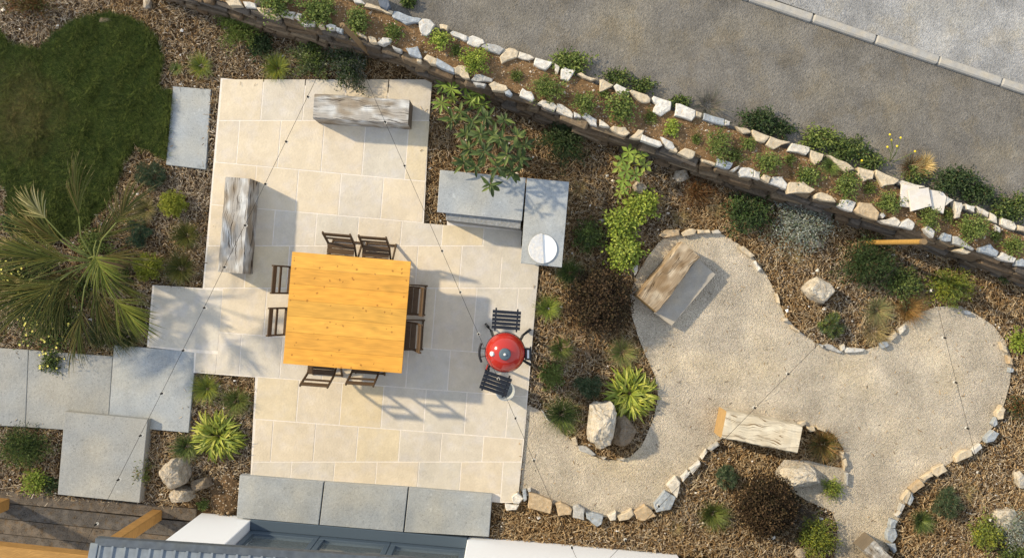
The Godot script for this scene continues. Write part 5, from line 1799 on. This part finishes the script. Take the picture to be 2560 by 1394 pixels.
	for e in [["dry straw tuft in the raised bed past the blue triangular stone", 1060, 118, 18], ["dry straw tuft beside the round green bed plant", 1415, 250, 20], ["dry straw tuft in bare soil near the white blocks", 1735, 318, 18], ["dry straw tuft near the wide tan cap stone", 1985, 430, 18], ["dry straw tuft behind the broad spreading bed plant", 2395, 560, 20]]:
		tussock(e[0], e[1], e[2], e[3], STRAW + RUST, {"y": 0.73, "n": 36, "w": 0.005, "mat": M.dry})
	for e in [["dry straw tuft by the counter's far end", 1450, 470, 26], ["dead straw clump below the fig-like plant", 1640, 500, 28], ["dead straw clump before the rust-red bush", 1700, 545, 26], ["dead straw clump beside the dark glossy shrub", 1790, 525, 24], ["dead straw clump between the silver shrub and cream boulder", 1985, 640, 26], ["dead straw clump under the light feathery shrub", 2300, 745, 24], ["dead straw clump below the yellow post", 2230, 640, 22], ["dead straw clump by the grill-side bush", 1420, 905, 24], ["dead straw clump near the round green bush", 1430, 985, 22], ["dead straw clump in the lower mulch near white wall", 1690, 1320, 22], ["dead straw clump in the lower right corner bed", 2420, 1230, 26]]:
		tussock(e[0], e[1], e[2], e[3], STRAW, {"n": 45, "w": 0.006, "mat": M.dry})
	tussock("small green grass tuft between two raised bed plants", 2078, 415, 24, GREEN, {"y": 0.73})
	# roadside weeds
	var wd := {"y": 0.66, "group": "weeds along the road edge", "name": "roadside_weed", "cat": "weed", "leaf": 0.045, "h": 0.6, "sx": 1.35, "sz": 0.75}
	for e in [
		["first leafy weed clump on the road edge", 1425, 156, 40, GREEN], ["dark weed clump behind the white pointed border stone", 1545, 192, 26, DARK + GREEN], ["dark weed clump behind the long tan border stone", 1605, 214, 25, DARK + GREEN],
		["small dark weed between two white blocks", 1700, 254, 20, DARK + GREEN], ["dark leafy weed with broad leaves past the blue block stone", 1900, 300, 38, DARK], ["dark straggling weed beside the tan border stones", 1950, 322, 28, DARK],
		["bright leafy weed spilling over the border stones", 2050, 346, 38, GREEN], ["grassy dark weed beside the yellow flowers", 2120, 374, 40, DARK + GREEN], ["low weed at the foot of the yellow flowers", 2180, 402, 26, DARK + GREEN],
		["long dark weed behind the white flagstones", 2390, 454, 48, DARK], ["tangled dark weed at the bend of the road edge", 2450, 484, 36, DARK], ["dark weed clump at the photo's right edge on the road", 2530, 520, 42, DARK + GREEN], ["dark weed behind the pale clipped stones", 2290, 440, 26, DARK + GREEN]]:
		mound(e[0], e[1], e[2], e[3], e[4], wd)
	mound("small weed growing on the road at the photo's top edge", 1020, 2, 16, DARK + GREEN, {"y": 0.66, "group": "weeds along the road edge", "name": "roadside_weed", "cat": "weed", "leaf": 0.05, "h": 0.8})
	tussock("dry grey stalky weed on the road edge", 1775, 262, 52, [Color(0.16, 0.14, 0.12), Color(0.10, 0.11, 0.07), Color(0.22, 0.19, 0.16)], {"y": 0.66, "n": 130, "w": 0.006, "name": "roadside_weed", "cat": "weed", "group": "weeds along the road edge", "mat": M.dry})
	tussock("brown withered clump beside the straw-coloured tuft", 2280, 416, 34, STRAW + RUST, {"y": 0.66, "n": 160, "name": "roadside_weed", "cat": "weed", "group": "weeds along the road edge", "mat": M.dry})
	tussock("straw-yellow dry tuft on the road edge", 2313, 412, 26, [Color(0.55, 0.38, 0.14), Color(0.48, 0.34, 0.12), Color(0.62, 0.48, 0.24)], {"y": 0.66, "n": 200, "w": 0.009, "name": "roadside_weed", "cat": "weed", "group": "weeds along the road edge", "mat": M.dry})
	flower_stalks()
	# bed between wall, lawn and patio
	mound("tall wispy light green shrub by the top stones", 600, 64, 56, GREEN + [Color(0.16, 0.22, 0.035)], {"leaf": 0.05, "wide": 0.22, "h": 1.0, "heads": 12, "sx": 1.1, "n": 42000})
	mound("dark shrub behind the wispy light green one", 650, 112, 34, DARK, {"leaf": 0.04})
	mound("mid green shrub with pale tips, touching the patio's far edge", 778, 146, 48, GREEN + DARK + [Color(0.3, 0.3, 0.2)], {"leaf": 0.034, "wide": 0.4, "sz": 1.15})
	mound("dark purple-green flowering shrub in front of the leaning post", 872, 158, 58, DARK + [Color(0.20, 0.20, 0.17)], {"leaf": 0.032, "wide": 0.45, "sz": 1.05})
	mound("small dark shrub at the foot of the leaning post", 872, 100, 30, DARK, {"leaf": 0.032})
	tussock("light green grass tussock between the patio slab and wispy shrub", 502, 165, 32, GREEN + YELLOW)
	tussock("low green grass sprout beside the lawn's edge", 440, 172, 18, GREEN, {"n": 120})
	tussock("green grass tussock touching the far patio edge", 692, 168, 38, GREEN + YELLOW)
	# left bed
	spurge("blue-green spurge beside the grey slab and lawn", 370, 438, 44)
	mound("yellow-green ball shrub next to the upright log bench", 430, 509, 34, YELLOW, {"leaf": 0.024, "wide": 0.6, "h": 1.0, "rough": 0.18, "spread": 0.1, "n": 36000})
	spurge("dark blue-green spurge under the palm fronds", 342, 584, 42, [Color(0.05, 0.09, 0.05), Color(0.08, 0.12, 0.075)])
	tussock("brownish grass tussock beside the palm's upper fronds", 362, 522, 34, OLIVE + STRAW)
	tussock("olive grass tussock below the yellow-green ball", 464, 590, 40, OLIVE)
	mound("yellow-green ball shrub close to the palm's heart", 368, 667, 36, YELLOW, {"leaf": 0.024, "wide": 0.6, "h": 1.0, "rough": 0.18, "spread": 0.1, "n": 36000})
	tussock("olive grass tussock at the corner of the patio slab", 450, 672, 46, OLIVE)
	tussock("dark grass tussock under the palm's lower fronds", 315, 840, 46, DARK + OLIVE)
	mound("leafy green shrub growing under the palm crown", 232, 610, 40, GREEN, {"leaf": 0.04, "h": 0.6})
	mound("dark leafy undergrowth between the palm's lowest fronds", 205, 715, 46, DARK + GREEN, {"leaf": 0.045, "wide": 0.35, "h": 0.5, "n": 16000})
	mound("dark undergrowth left of the palm's heart", 95, 655, 48, DARK + GREEN, {"leaf": 0.045, "wide": 0.3, "h": 0.5, "n": 16000})
	mound("green undergrowth between palm and patio slab", 300, 690, 34, DARK + GREEN, {"leaf": 0.04, "wide": 0.35, "h": 0.4, "n": 12000})
	tussock("olive grass at the bed corner above the grey path slab", 340, 800, 34, OLIVE + GREEN)
	tussock("dark grass between palm and the path slab's edge", 250, 838, 40, DARK + OLIVE)
	mound("small dark leafy plant beside the lawn's left edge", 28, 556, 30, DARK + GREEN, {"leaf": 0.04})
	var yf := {"leaf": 0.05, "wide": 0.32, "h": 0.7, "flowers": 46, "flower_col": Color(0.72, 0.66, 0.16), "flower_r": 0.016, "heads": 12, "name": "flowering_shrub"}
	mound("dark green shrub with yellow flowers under the palm, by the path slab", 128, 805, 78, DARK + GREEN, yf)
	mound("yellow-flowered shrub spilling onto the grey path slab", 128, 905, 30, DARK + GREEN, {"leaf": 0.045, "wide": 0.35, "flowers": 14, "flower_col": Color(0.72, 0.66, 0.16), "name": "flowering_shrub", "h": 0.6})
	mound("yellow-flowered shrub at the photo's left edge", 26, 690, 46, DARK + GREEN, yf)
	mound("dark green needle-leaved shrub beside the raised step slab", 58, 1118, 74, DARK + GREEN, {"leaf": 0.045, "wide": 0.22, "h": 0.6, "sz": 0.75, "heads": 12, "n": 40000})
	mound("small yellow-green bush at the edge of the timber deck", 88, 1204, 34, BRIGHT, {"leaf": 0.045, "wide": 0.35})
	mound("dark sprig between the yellow-green bush and step slab", 128, 1212, 20, DARK, {"leaf": 0.04})
	tussock("light green grass tussock next to the patio corner", 515, 972, 40, GREEN + YELLOW)
	tussock("green grass tussock beside the upright patio edge", 590, 1003, 40, GREEN + OLIVE)
	tussock("dark green grass tussock beside the strap-leaved plant", 465, 1117, 38, GREEN + DARK)
	mound("reddish-green trailing plant lapping over the step slab", 352, 1180, 30, GREEN + [Color(0.18, 0.10, 0.04)], {"leaf": 0.04, "wide": 0.35, "sx": 0.7, "sz": 1.5})
	# bed east of the patio
	mound("dark green shrub between the counter and retaining wall", 1412, 346, 58, DARK, {"leaf": 0.036, "wide": 0.4, "sz": 1.15})
	mound("small glossy green bush beside the counter's end", 1474, 590, 40, GREEN + DARK, {"leaf": 0.032})
	for e in [["sprawling yellow-green shrub, branch nearest the jagged tan rock", 1606, 515, 40], ["sprawling yellow-green shrub, middle branch", 1555, 560, 46], ["sprawling yellow-green shrub, branch nearest the log bench", 1560, 628, 50]]:
		mound(e[0], e[1], e[2], e[3], BRIGHT, {"leaf": 0.046, "wide": 0.75, "h": 1.3, "n": 26000})
	mound("dark green glossy shrub above the wavy-edged log bench", 1872, 532, 60, DARK + [Color(0.07, 0.12, 0.03)], {"leaf": 0.04, "sz": 0.9})
	mound("rust-red low bush in front of the retaining wall", 1745, 478, 52, RUST, {"leaf": 0.03, "wide": 0.25, "h": 0.5, "n": 9000, "mat": M.dry})
	tussock("dark grass tussock at the counter's lower corner", 1425, 682, 38, DARK + GREEN)
	mound("large brown withered dome shrub between patio and log bench", 1500, 752, 84, BROWN, {"leaf": 0.034, "wide": 0.75, "h": 1.0, "rough": 0.3, "mat": M.dry, "n": 60000, "most": 15000})
	tussock("bright green grass tussock near the grill's upper shelf", 1370, 770, 34, GREEN + BRIGHT)
	tussock("green grass tussock beside the dead broad leaves", 1402, 872, 32, GREEN + OLIVE)
	tussock("grey-green grass tussock at the edge of the gravel path", 1557, 882, 42, GREEN + STRAW)
	dead_leaves()
	mound("round green bush between the grill and spurge", 1380, 936, 34, GREEN, {"leaf": 0.03})
	spurge("blue-green spurge beside the strap-leaved plant and boulder", 1470, 962, 40)
	tussock("dark green grass tussock at the gravel's inner corner", 1405, 1036, 50, DARK + GREEN)
	tussock("small grass tuft hanging over the gravel edge", 1420, 1072, 20, GREEN, {"n": 90})
	# island under the wall
	mound("silver-leaved sprawling shrub in front of the retaining wall", 2008, 556, 88, SILVER, {"leaf": 0.034, "wide": 0.35, "h": 0.5, "n": 12000, "heads": 16, "tight": 0.75})
	mound("dark feathery shrub below the yellow wooden post", 2172, 655, 68, DARK + [Color(0.06, 0.10, 0.035)], {"leaf": 0.055, "wide": 0.22, "n": 42000, "h": 0.9})
	mound("mid green bush between the feathery shrub and light one", 2262, 706, 44, GREEN + DARK, {"leaf": 0.034})
	mound("light yellow-green feathery shrub at the gravel's far corner", 2374, 716, 56, GREEN + YELLOW, {"leaf": 0.05, "wide": 0.25, "sx": 1.15, "sz": 0.8, "n": 38000})
	spurge("blue-green spurge at the tip of the mulch island", 2080, 815, 38, BLUEGREEN + GREEN)
	tussock("pale green dry grass tuft on the mulch island", 2196, 776, 40, [Color(0.25, 0.28, 0.12), Color(0.2, 0.24, 0.08)] + STRAW)
	tussock("orange-brown sedge on the mulch island", 2274, 772, 44, ORANGE, {"n": 260})
	tussock("straw-coloured dead grass at the island's lower edge", 2190, 826, 44, STRAW, {"n": 160, "mat": M.dry})
	# south beds
	spurge("blue-green spurge beside the lower brown dome shrub", 1815, 1196, 36)
	mound("large brown withered dome shrub in the lower mulch bed", 1920, 1262, 74, BROWN, {"leaf": 0.034, "wide": 0.75, "h": 1.0, "rough": 0.3, "mat": M.dry, "n": 60000, "most": 15000})
	tussock("green grass tussock in the mulch before the white wall", 1784, 1286, 42, GREEN + OLIVE)
	tussock("orange-brown sedge at the end of the pale log", 2058, 1112, 46, ORANGE + OLIVE, {"n": 260})
	mound("small bright green bush beside the flat sandy boulder", 2082, 1220, 28, BRIGHT + GREEN, {"leaf": 0.04, "wide": 0.3})
	mound("light green feathery shrub at the gravel exit", 2042, 1344, 52, GREEN + YELLOW, {"leaf": 0.045, "wide": 0.28, "n": 34000})
	tussock("bundle of grey dead stalks behind the feathery shrub", 2012, 1292, 38, [Color(0.2, 0.18, 0.15), Color(0.13, 0.11, 0.09)], {"n": 90, "mat": M.dry})
	spurge("large blue-green spurge in the lower corner bed", 2370, 1256, 46)
	tussock("dark green grass tussock next to the large spurge", 2306, 1302, 32, GREEN + DARK)
	mound("green bush beside the corner's silver shrub", 2468, 1336, 42, GREEN + YELLOW, {"leaf": 0.036})
	mound("silver shrub at the photo's lower corner", 2536, 1322, 50, SILVER, {"leaf": 0.03, "wide": 0.4, "h": 0.6, "n": 12000, "heads": 12})
	mound("dark green bush cut off by the photo's lower corner", 2535, 1392, 36, DARK + GREEN, {"leaf": 0.036})
	mound("yellow-green bush at the photo's right edge in mulch", 2552, 852, 30, BRIGHT, {"leaf": 0.04})
	mound("dark reddish bush at the photo's right edge beyond the stones", 2552, 1020, 32, RUST + DARK, {"leaf": 0.035, "n": 12000})
	mound("small green sprig against the retaining wall foot", 2510, 690, 14, GREEN + DARK, {"leaf": 0.035})
	mound("rust and green bush at the photo's top left corner", 70, 8, 58, RUST + OLIVE, {"leaf": 0.04, "sz": 0.5, "n": 16000})
	mound("tiny green sprout among the boulders by the house", 508, 1262, 13, GREEN, {"leaf": 0.035})

func green(q: Color, rough: float) -> StandardMaterial3D:
	var m := StandardMaterial3D.new()
	m.albedo_color = q.linear_to_srgb()
	m.roughness = rough
	m.metallic_specular = 0.4
	m.cull_mode = BaseMaterial3D.CULL_DISABLED
	m.backlight_enabled = true
	m.backlight = Color(0.2, 0.24, 0.05) if q.g > q.r else Color(0.08, 0.05, 0.02)
	return m

func flower_stalks():
	var t := thing("yellow_wildflower", "tall weed with yellow flower heads on the road edge", "weed", at(2228, 408, 0.66), 0.0)
	var b := t.position
	for q in [[2226, 336, 0.95], [2253, 344, 0.95], [2220, 367, 0.9], [2244, 365, 0.95], [2289, 378, 0.8], [2156, 401, 0.8], [2230, 350, 0.9]]:
		var p := at(q[0], q[1], q[2]) - b
		var st := Mesher.new()
		st.col = Color(0.14, 0.18, 0.05)
		st.tube([Vector3(p.x * 0.1, -0.01, p.z * 0.1), p * 0.55 + Vector3(0, 0.05, 0), p], [0.004, 0.004, 0.003], 4)
		var s := put("stalk", st, M.leaf, t)
		var fm := Mesher.new()
		fm.lathe([[0.001, 0.008], [0.011, 0.006], [0.016, -0.002], [0.008, -0.01]], p, 10)
		put("flower_head", fm, M.flower, s)

func dead_leaves():
	var b := at(1450, 838)
	var t := thing("withered_plant", "withered plant with large grey-brown leaves behind the grill", "plant", b)
	for i in 46:
		var a := rnd(0, TAU)
		var k := sqrt(R.randf()) * 0.3
		var o := put("leaf", M.loquat_mesh[i % 3], M.fallen[i % 3], t)
		var d := rnd(0, TAU)
		set_leaf(o, Vector3(cos(a) * k * 1.3, 0.03 + rnd(0.0, 0.14) * (1.2 - k * 3.0), sin(a) * k * 0.8), Vector3(cos(d), rnd(-0.2, 0.5), sin(d)), rnd(0.09, 0.15))

# ------------------------------------------------------------------ string lights
func string_lights():
	var p1 := at(855, 62, 1.65)
	var b1 := at(928, 138, 0.0)
	var t1 := thing("wooden_post", "leaning weathered wooden post at the retaining wall, carrying two light strings", "post", b1)
	var m1 := Mesher.new()
	m1.tube([Vector3(0, -0.05, 0), (p1 - b1) * 0.5, p1 - b1], [0.035, 0.034, 0.032], 12)
	put("pole", m1, M.old_post, t1)
	var p2 := at(2306, 604, 1.6)
	var b2 := at(2170, 606, 0.0)
	var t2 := thing("wooden_post", "yellow wooden post at the retaining wall, carrying two light strings", "post", b2)
	var m2 := Mesher.new()
	m2.tube([Vector3(0, -0.05, 0), (p2 - b2) * 0.5, p2 - b2], [0.036, 0.034, 0.033], 12)
	put("pole", m2, M.yellow_post, t2)
	var cap := Mesher.new()
	cap.tube([p2 - b2, (p2 - b2) * 1.04], [0.036, 0.036], 12)
	put("cap", cap, M.old_post, t2)
	var far := at(2596, 1700, 1.5)
	festoon("light string running from the leaning post over the upright log bench", p1, at(150, 1480, 2.3), [[765, 241], [714, 352], [662, 459], [607, 562], [557, 665], [505, 768], [457, 875], [397, 980], [338, 1086], [280, 1193], [222, 1303]])
	festoon("light string running from the leaning post past the red grill", p1, at(1448, 1410, 2.42), [[961, 306], [1012, 414], [1108, 626], [1152, 731], [1200, 835], [1250, 945], [1292, 1044], [1335, 1150], [1428, 1372]])
	var last := festoon("light string running from the yellow post along the gravel's right side", p2, far, [[2332, 728], [2360, 845], [2391, 956], [2422, 1071], [2455, 1182], [2490, 1300]])
	var m3 := Mesher.new()
	m3.tube([Vector3(far.x, -0.05, far.z) - p2, Vector3(far.x, 1.52, far.z) - p2], [0.035, 0.033], 12)
	put("end_post", m3, M.yellow_post, last)
	festoon("light string running from the yellow post over the pale log", p2, at(1500, 1420, 2.42), [[1967, 929], [1880, 1013], [1720, 1178], [1643, 1262], [1560, 1347]])

func festoon(label: String, a: Vector3, b: Vector3, bulbs: Array) -> Node3D:
	var t := thing("string_light", label, "string lights", a, 0.0, "festoon light strings over the terrace")
	var pts := []
	var rad := []
	for i in 33:
		var s := i / 32.0
		var p := a.lerp(b, s) - a
		p.y -= 0.18 * 4.0 * s * (1.0 - s) * 0.4
		pts.append(p)
		rad.append(0.0024)
	var mb := Mesher.new()
	mb.tube(pts, rad, 5)
	put("cable", mb, M.wire, t)
	for q in bulbs:
		# the bulb hangs on the cable where its ray meets it
		var best := 0.0
		var bd := 1e9
		for i in 400:
			var s := i / 399.0
			var p := a.lerp(b, s)
			p.y -= 0.072 * 4.0 * s * (1.0 - s)
			var e := at(q[0], q[1], p.y)
			var dd := e.distance_squared_to(p)
			if dd < bd:
				bd = dd
				best = s
		var p := a.lerp(b, best) - a
		p.y -= 0.072 * 4.0 * best * (1.0 - best)
		var so := Mesher.new()
		so.lathe([[0.001, 0.01], [0.011, 0.008], [0.012, -0.028], [0.001, -0.03]], p, 10)
		var sk := put("socket", so, M.wire, t)
		var bm := Mesher.new()
		bm.lathe([[0.010, -0.028], [0.018, -0.045], [0.02, -0.055], [0.013, -0.07], [0.001, -0.076]], p, 12)
		put("bulb", bm, M.bulb, sk)
	return t

# ------------------------------------------------------------------ loose cover: wood chips, grass, pebbles
func scatter(called: String, label: String, mesh: Mesh, m: Material, xf: Array, cols: PackedColorArray):
	var mm := MultiMesh.new()
	mm.transform_format = MultiMesh.TRANSFORM_3D
	mm.use_colors = true
	mm.mesh = mesh
	mm.instance_count = xf.size()
	for i in xf.size():
		mm.set_instance_transform(i, xf[i])
		mm.set_instance_color(i, cols[i])
	var o := MultiMeshInstance3D.new()
	o.name = numbered(called)
	o.multimesh = mm
	o.material_override = m
	add_child(o)
	o.set_meta("kind", "stuff")
	o.set_meta("label", label)

func mulch_and_grass():
	var patio_p := poly_at(PATIO)
	var gravel_p := poly_at(GRAVEL)
	var lawn_p := poly_at(LAWN)
	var solid := [patio_p]
	for s in SLABS:
		solid.append(poly_at(s))
	solid.append(poly_at([[590, 1190], [1231, 1238], [1226, 1345], [580, 1300]]))
	solid.append(poly_at([[-300, 1218], [495, 1268], [600, 1300], [1230, 1346], [2700, 1475], [2700, 1700], [-300, 1700]]))
	var beyond := PackedVector2Array()
	for q in INNER:
		var w := at(q[0], q[1], 0.8)
		beyond.append(Vector2(w.x, w.z + 0.02))
	beyond.append(Vector2(20, beyond[beyond.size() - 1].y))
	beyond.append(Vector2(20, -20))
	beyond.append(Vector2(-20, -20))
	beyond.append(Vector2(-20, beyond[0].y))
	solid.append(beyond)
	# wood chips
	var cm := Mesher.new()
	cm.col = Color.WHITE
	var k := [Vector3(-0.5, 0, -0.35), Vector3(-0.42, 0, 0.4), Vector3(0.5, 0, 0.3), Vector3(0.4, 0, -0.45), Vector3(-0.45, 1, -0.1), Vector3(0.42, 0.8, 0.05)]
	cm.tri(k[0], k[1], k[4])
	cm.quad(k[1], k[2], k[5], k[4])
	cm.tri(k[2], k[3], k[5])
	cm.quad(k[3], k[0], k[4], k[5])
	var chip := cm.done()
	var xf := []
	var cols := PackedColorArray()
	var palette := [Color(0.38, 0.245, 0.115), Color(0.48, 0.335, 0.175), Color(0.25, 0.155, 0.07), Color(0.11, 0.066, 0.033), Color(0.60, 0.46, 0.28), Color(0.32, 0.20, 0.09), Color(0.17, 0.105, 0.05)]
	var grey := [Color(0.34, 0.27, 0.19), Color(0.45, 0.37, 0.27), Color(0.22, 0.165, 0.11), Color(0.11, 0.08, 0.055), Color(0.58, 0.50, 0.39), Color(0.16, 0.12, 0.085)]
	var tries := 0
	while xf.size() < 150000 and tries < 700000:
		tries += 1
		var x := rnd(-7.7, 7.7)
		var z := rnd(-4.3, 4.4)
		var p := Vector2(x, z)
		var bad := false
		for s in solid:
			if Geometry2D.is_point_in_polygon(p, s):
				bad = true
				break
		var lift := 0.0
		if bad:
			# a few chips lie strewn on the slab edges
			if R.randf() > 0.004 or Geometry2D.is_point_in_polygon(p, beyond) or not near_edge(p, solid):
				continue
			lift = 0.06 if Geometry2D.is_point_in_polygon(p, patio_p) else 0.05
		elif Geometry2D.is_point_in_polygon(p, gravel_p):
			if R.randf() > 0.004:
				continue
			lift = 0.018
		elif Geometry2D.is_point_in_polygon(p, lawn_p):
			continue
		var l := rnd(0.022, 0.085) * (0.7 if R.randf() < 0.5 else 1.0)
		var w := rnd(0.005, 0.013)
		var b := Basis.from_euler(Vector3(rnd(-0.5, 0.5), rnd(0, TAU), rnd(-0.45, 0.45))).scaled_local(Vector3(l, rnd(0.003, 0.008), w))
		var y := earth(x, z) + rnd(0.004, 0.06) if lift == 0.0 else lift
		xf.append(Transform3D(b, Vector3(x, y, z)))
		var g := bumps.get_noise_2d(x * 0.5 + 20.0, z * 0.5) + (0.05 if x < -3.0 else -0.25)
		var c := pal(grey if rnd(-0.5, 0.5) < g else palette)
		cols.append(c)
		if lift == 0.0 and xf.size() % 14 == 0:
			# long straw-like shreds among the chips
			var b2 := Basis.from_euler(Vector3(rnd(-0.2, 0.2), rnd(0, TAU), rnd(-0.12, 0.12))).scaled_local(Vector3(rnd(0.08, 0.19), 0.004, rnd(0.004, 0.007)))
			xf.append(Transform3D(b2, Vector3(x, earth(x, z) + rnd(0.03, 0.062), z)))
			cols.append(pal([Color(0.52, 0.40, 0.24), Color(0.42, 0.31, 0.18), Color(0.60, 0.50, 0.34)]))
	scatter("wood_chip_mulch", "wood chip mulch covering the planting beds", chip, M.chip, xf, cols)
	# lawn
	var gm := Mesher.new()
	gm.col = Color.WHITE
	for i in 9:
		var a := TAU * i / 9.0 + rnd(-0.3, 0.3)
		blade(gm, Vector3(cos(a) * 0.008, 0, sin(a) * 0.008), a, rnd(0.05, 0.085), 0.0045, rnd(0.2, 0.8), rnd(0.3, 1.1), 2)
	var tuft := gm.done()
	xf = []
	cols = PackedColorArray()
	tries = 0
	while xf.size() < 42000 and tries < 130000:
		tries += 1
		var x := rnd(-7.9, -4.85)
		var z := rnd(-3.85, -0.5)
		if not Geometry2D.is_point_in_polygon(Vector2(x, z) + Vector2.from_angle(rnd(0, TAU)) * rnd(0.0, 0.09) * rnd(0.0, 1.0), lawn_p):
			continue
		var s := rnd(0.6, 1.4)
		var tuf := bumps.get_noise_2d(x * 2.2, z * 2.2)
		s *= 1.1 + 0.9 * tuf + 0.4 * bumps.get_noise_2d(x * 9.0, z * 9.0)
		xf.append(Transform3D(Basis(UP, rnd(0, TAU)).scaled(Vector3(s, s, s)), Vector3(x, 0.008, z)))
		# a drier, yellower patch towards the left
		var dry := clampf(1.1 - Vector2((x + 7.0) / 0.75, (z + 2.35) / 0.75).length() + bumps.get_noise_2d(x * 3.0, z * 3.0) * 0.5, 0, 1) * R.randf()
		var c := pal([Color(0.050, 0.080, 0.010), Color(0.070, 0.10, 0.014), Color(0.030, 0.045, 0.008), Color(0.12, 0.15, 0.03), Color(0.035, 0.055, 0.010)])
		cols.append(c.lerp(Color(0.24, 0.17, 0.07), dry * 0.75))
	scatter("lawn_grass", "dark green grass of the lawn", tuft, M.grass, xf, cols)
	# fine gravel and soil crumbs
	var pm := Mesher.new()
	pm.col = Color.WHITE
	var o := [Vector3(1, 0, 0.1), Vector3(0.2, 0.1, 0.8), Vector3(-0.9, -0.05, 0.3), Vector3(-0.3, 0.05, -0.9)]
	for i in 4:
		pm.tri(o[(i + 1) % 4], o[i], Vector3(0.1, 0.6, 0))
	var pebble := pm.done()
	xf = []
	cols = PackedColorArray()
	tries = 0
	while xf.size() < 60000 and tries < 200000:
		tries += 1
		var x := rnd(0.1, 7.3)
		var z := rnd(-0.8, 4.2)
		if not Geometry2D.is_point_in_polygon(Vector2(x, z), gravel_p):
			continue
		var s := rnd(0.003, 0.007)
		xf.append(Transform3D(Basis(UP, rnd(0, TAU)).scaled(Vector3(s, s, s * rnd(0.7, 1.0))), Vector3(x, 0.0145, z)))
		cols.append(pal([Color(0.58, 0.50, 0.40), Color(0.64, 0.56, 0.46), Color(0.48, 0.41, 0.32), Color(0.54, 0.49, 0.43), Color(0.70, 0.64, 0.55), Color(0.38, 0.33, 0.27)]))
	scatter("gravel", "fine beige gravel of the winding path", pebble, M.chip, xf, cols)
	xf = []
	cols = PackedColorArray()
	var bed := PackedVector2Array()
	for q in INNER:
		var w := at(q[0], q[1], 0.8)
		bed.append(Vector2(w.x, w.z))
	for i in OUTER.size():
		var w := at(OUTER[OUTER.size() - 1 - i][0], OUTER[OUTER.size() - 1 - i][1], 0.8)
		bed.append(Vector2(w.x, w.z))
	tries = 0
	while xf.size() < 9000 and tries < 120000:
		tries += 1
		var x := rnd(-5.0, 7.6)
		var z := rnd(-4.2, 0.2)
		if not Geometry2D.is_point_in_polygon(Vector2(x, z), bed):
			continue
		var s := rnd(0.005, 0.012) if R.randf() < 0.96 else rnd(0.012, 0.03)
		xf.append(Transform3D(Basis(UP, rnd(0, TAU)).scaled(Vector3(s, s, s * rnd(0.6, 1.0))), Vector3(x, 0.731, z)))
		cols.append(pal([Color(0.32, 0.20, 0.10), Color(0.22, 0.14, 0.07), Color(0.40, 0.28, 0.16), Color(0.58, 0.50, 0.40), Color(0.28, 0.17, 0.08)]))
	var mq := at(556, 1240, 0.12)
	for i in 260:
		var q := Vector2.from_angle(rnd(0, TAU)) * sqrt(R.randf())
		var s := rnd(0.006, 0.012) if i % 12 else rnd(0.014, 0.03)
		xf.append(Transform3D(Basis(UP, rnd(0, TAU)).scaled(Vector3(s, s, s * rnd(0.6, 1.0))), Vector3(mq.x + q.x * 0.24, 0.07 * sqrt(1.0 - q.length_squared() * 0.95), mq.z + q.y * 0.33)))
		cols.append(pal([Color(0.32, 0.21, 0.11), Color(0.24, 0.155, 0.08), Color(0.42, 0.30, 0.18), Color(0.66, 0.58, 0.46), Color(0.16, 0.10, 0.05)]))
	scatter("soil_crumbs", "crumbs and small stones on the raised bed's soil", pebble, M.chip, xf, cols)
	# pale stone chips and shards lying in the mulch
	xf = []
	cols = PackedColorArray()
	tries = 0
	while xf.size() < 420 and tries < 9000:
		tries += 1
		var x := rnd(-7.5, 7.5)
		var z := rnd(-4.2, 4.0)
		var bad := Geometry2D.is_point_in_polygon(Vector2(x, z), gravel_p) or Geometry2D.is_point_in_polygon(Vector2(x, z), lawn_p)
		for s in solid:
			bad = bad or Geometry2D.is_point_in_polygon(Vector2(x, z), s)
		if bad:
			continue
		var s := rnd(0.01, 0.022) if R.randf() < 0.85 else rnd(0.022, 0.045)
		xf.append(Transform3D(Basis(UP, rnd(0, TAU)).scaled(Vector3(s, s * 0.7, s * rnd(0.4, 1.0))), Vector3(x, earth(x, z) + 0.05, z)))
		cols.append(pal([Color(0.70, 0.66, 0.58), Color(0.62, 0.55, 0.44), Color(0.78, 0.76, 0.72)]))
	scatter("stone_chips", "small pale stone chips strewn in the mulch", pebble, M.chip, xf, cols)
	# small grit strewn over the road
	xf = []
	cols = PackedColorArray()
	for i in 3000:
		var q := at(rnd(900, 2600), rnd(-20, 500), 0.66)
		if Geometry2D.is_point_in_polygon(Vector2(q.x, q.z), bed) or Geometry2D.is_point_in_polygon(Vector2(q.x, q.z), beyond) == false:
			continue
		var s := rnd(0.003, 0.006)
		xf.append(Transform3D(Basis(UP, rnd(0, TAU)).scaled(Vector3(s, s, s)), Vector3(q.x, 0.661, q.z)))
		cols.append(pal([Color(0.30, 0.27, 0.22), Color(0.38, 0.35, 0.31), Color(0.2, 0.17, 0.13)]))
	scatter("road_grit", "loose grit strewn on the asphalt road", pebble, M.chip, xf, cols)

func pal(a: Array) -> Color:
	var c: Color = a[R.randi() % a.size()]
	var k := rnd(0.8, 1.2)
	return Color(c.r * k, c.g * k, c.b * k)

func near_edge(p: Vector2, polys: Array) -> bool:
	for a in 6:
		var q := p + Vector2.from_angle(a) * 0.12
		var inside := false
		for s in polys:
			if Geometry2D.is_point_in_polygon(q, s):
				inside = true
				break
		if not inside:
			return true
	return false
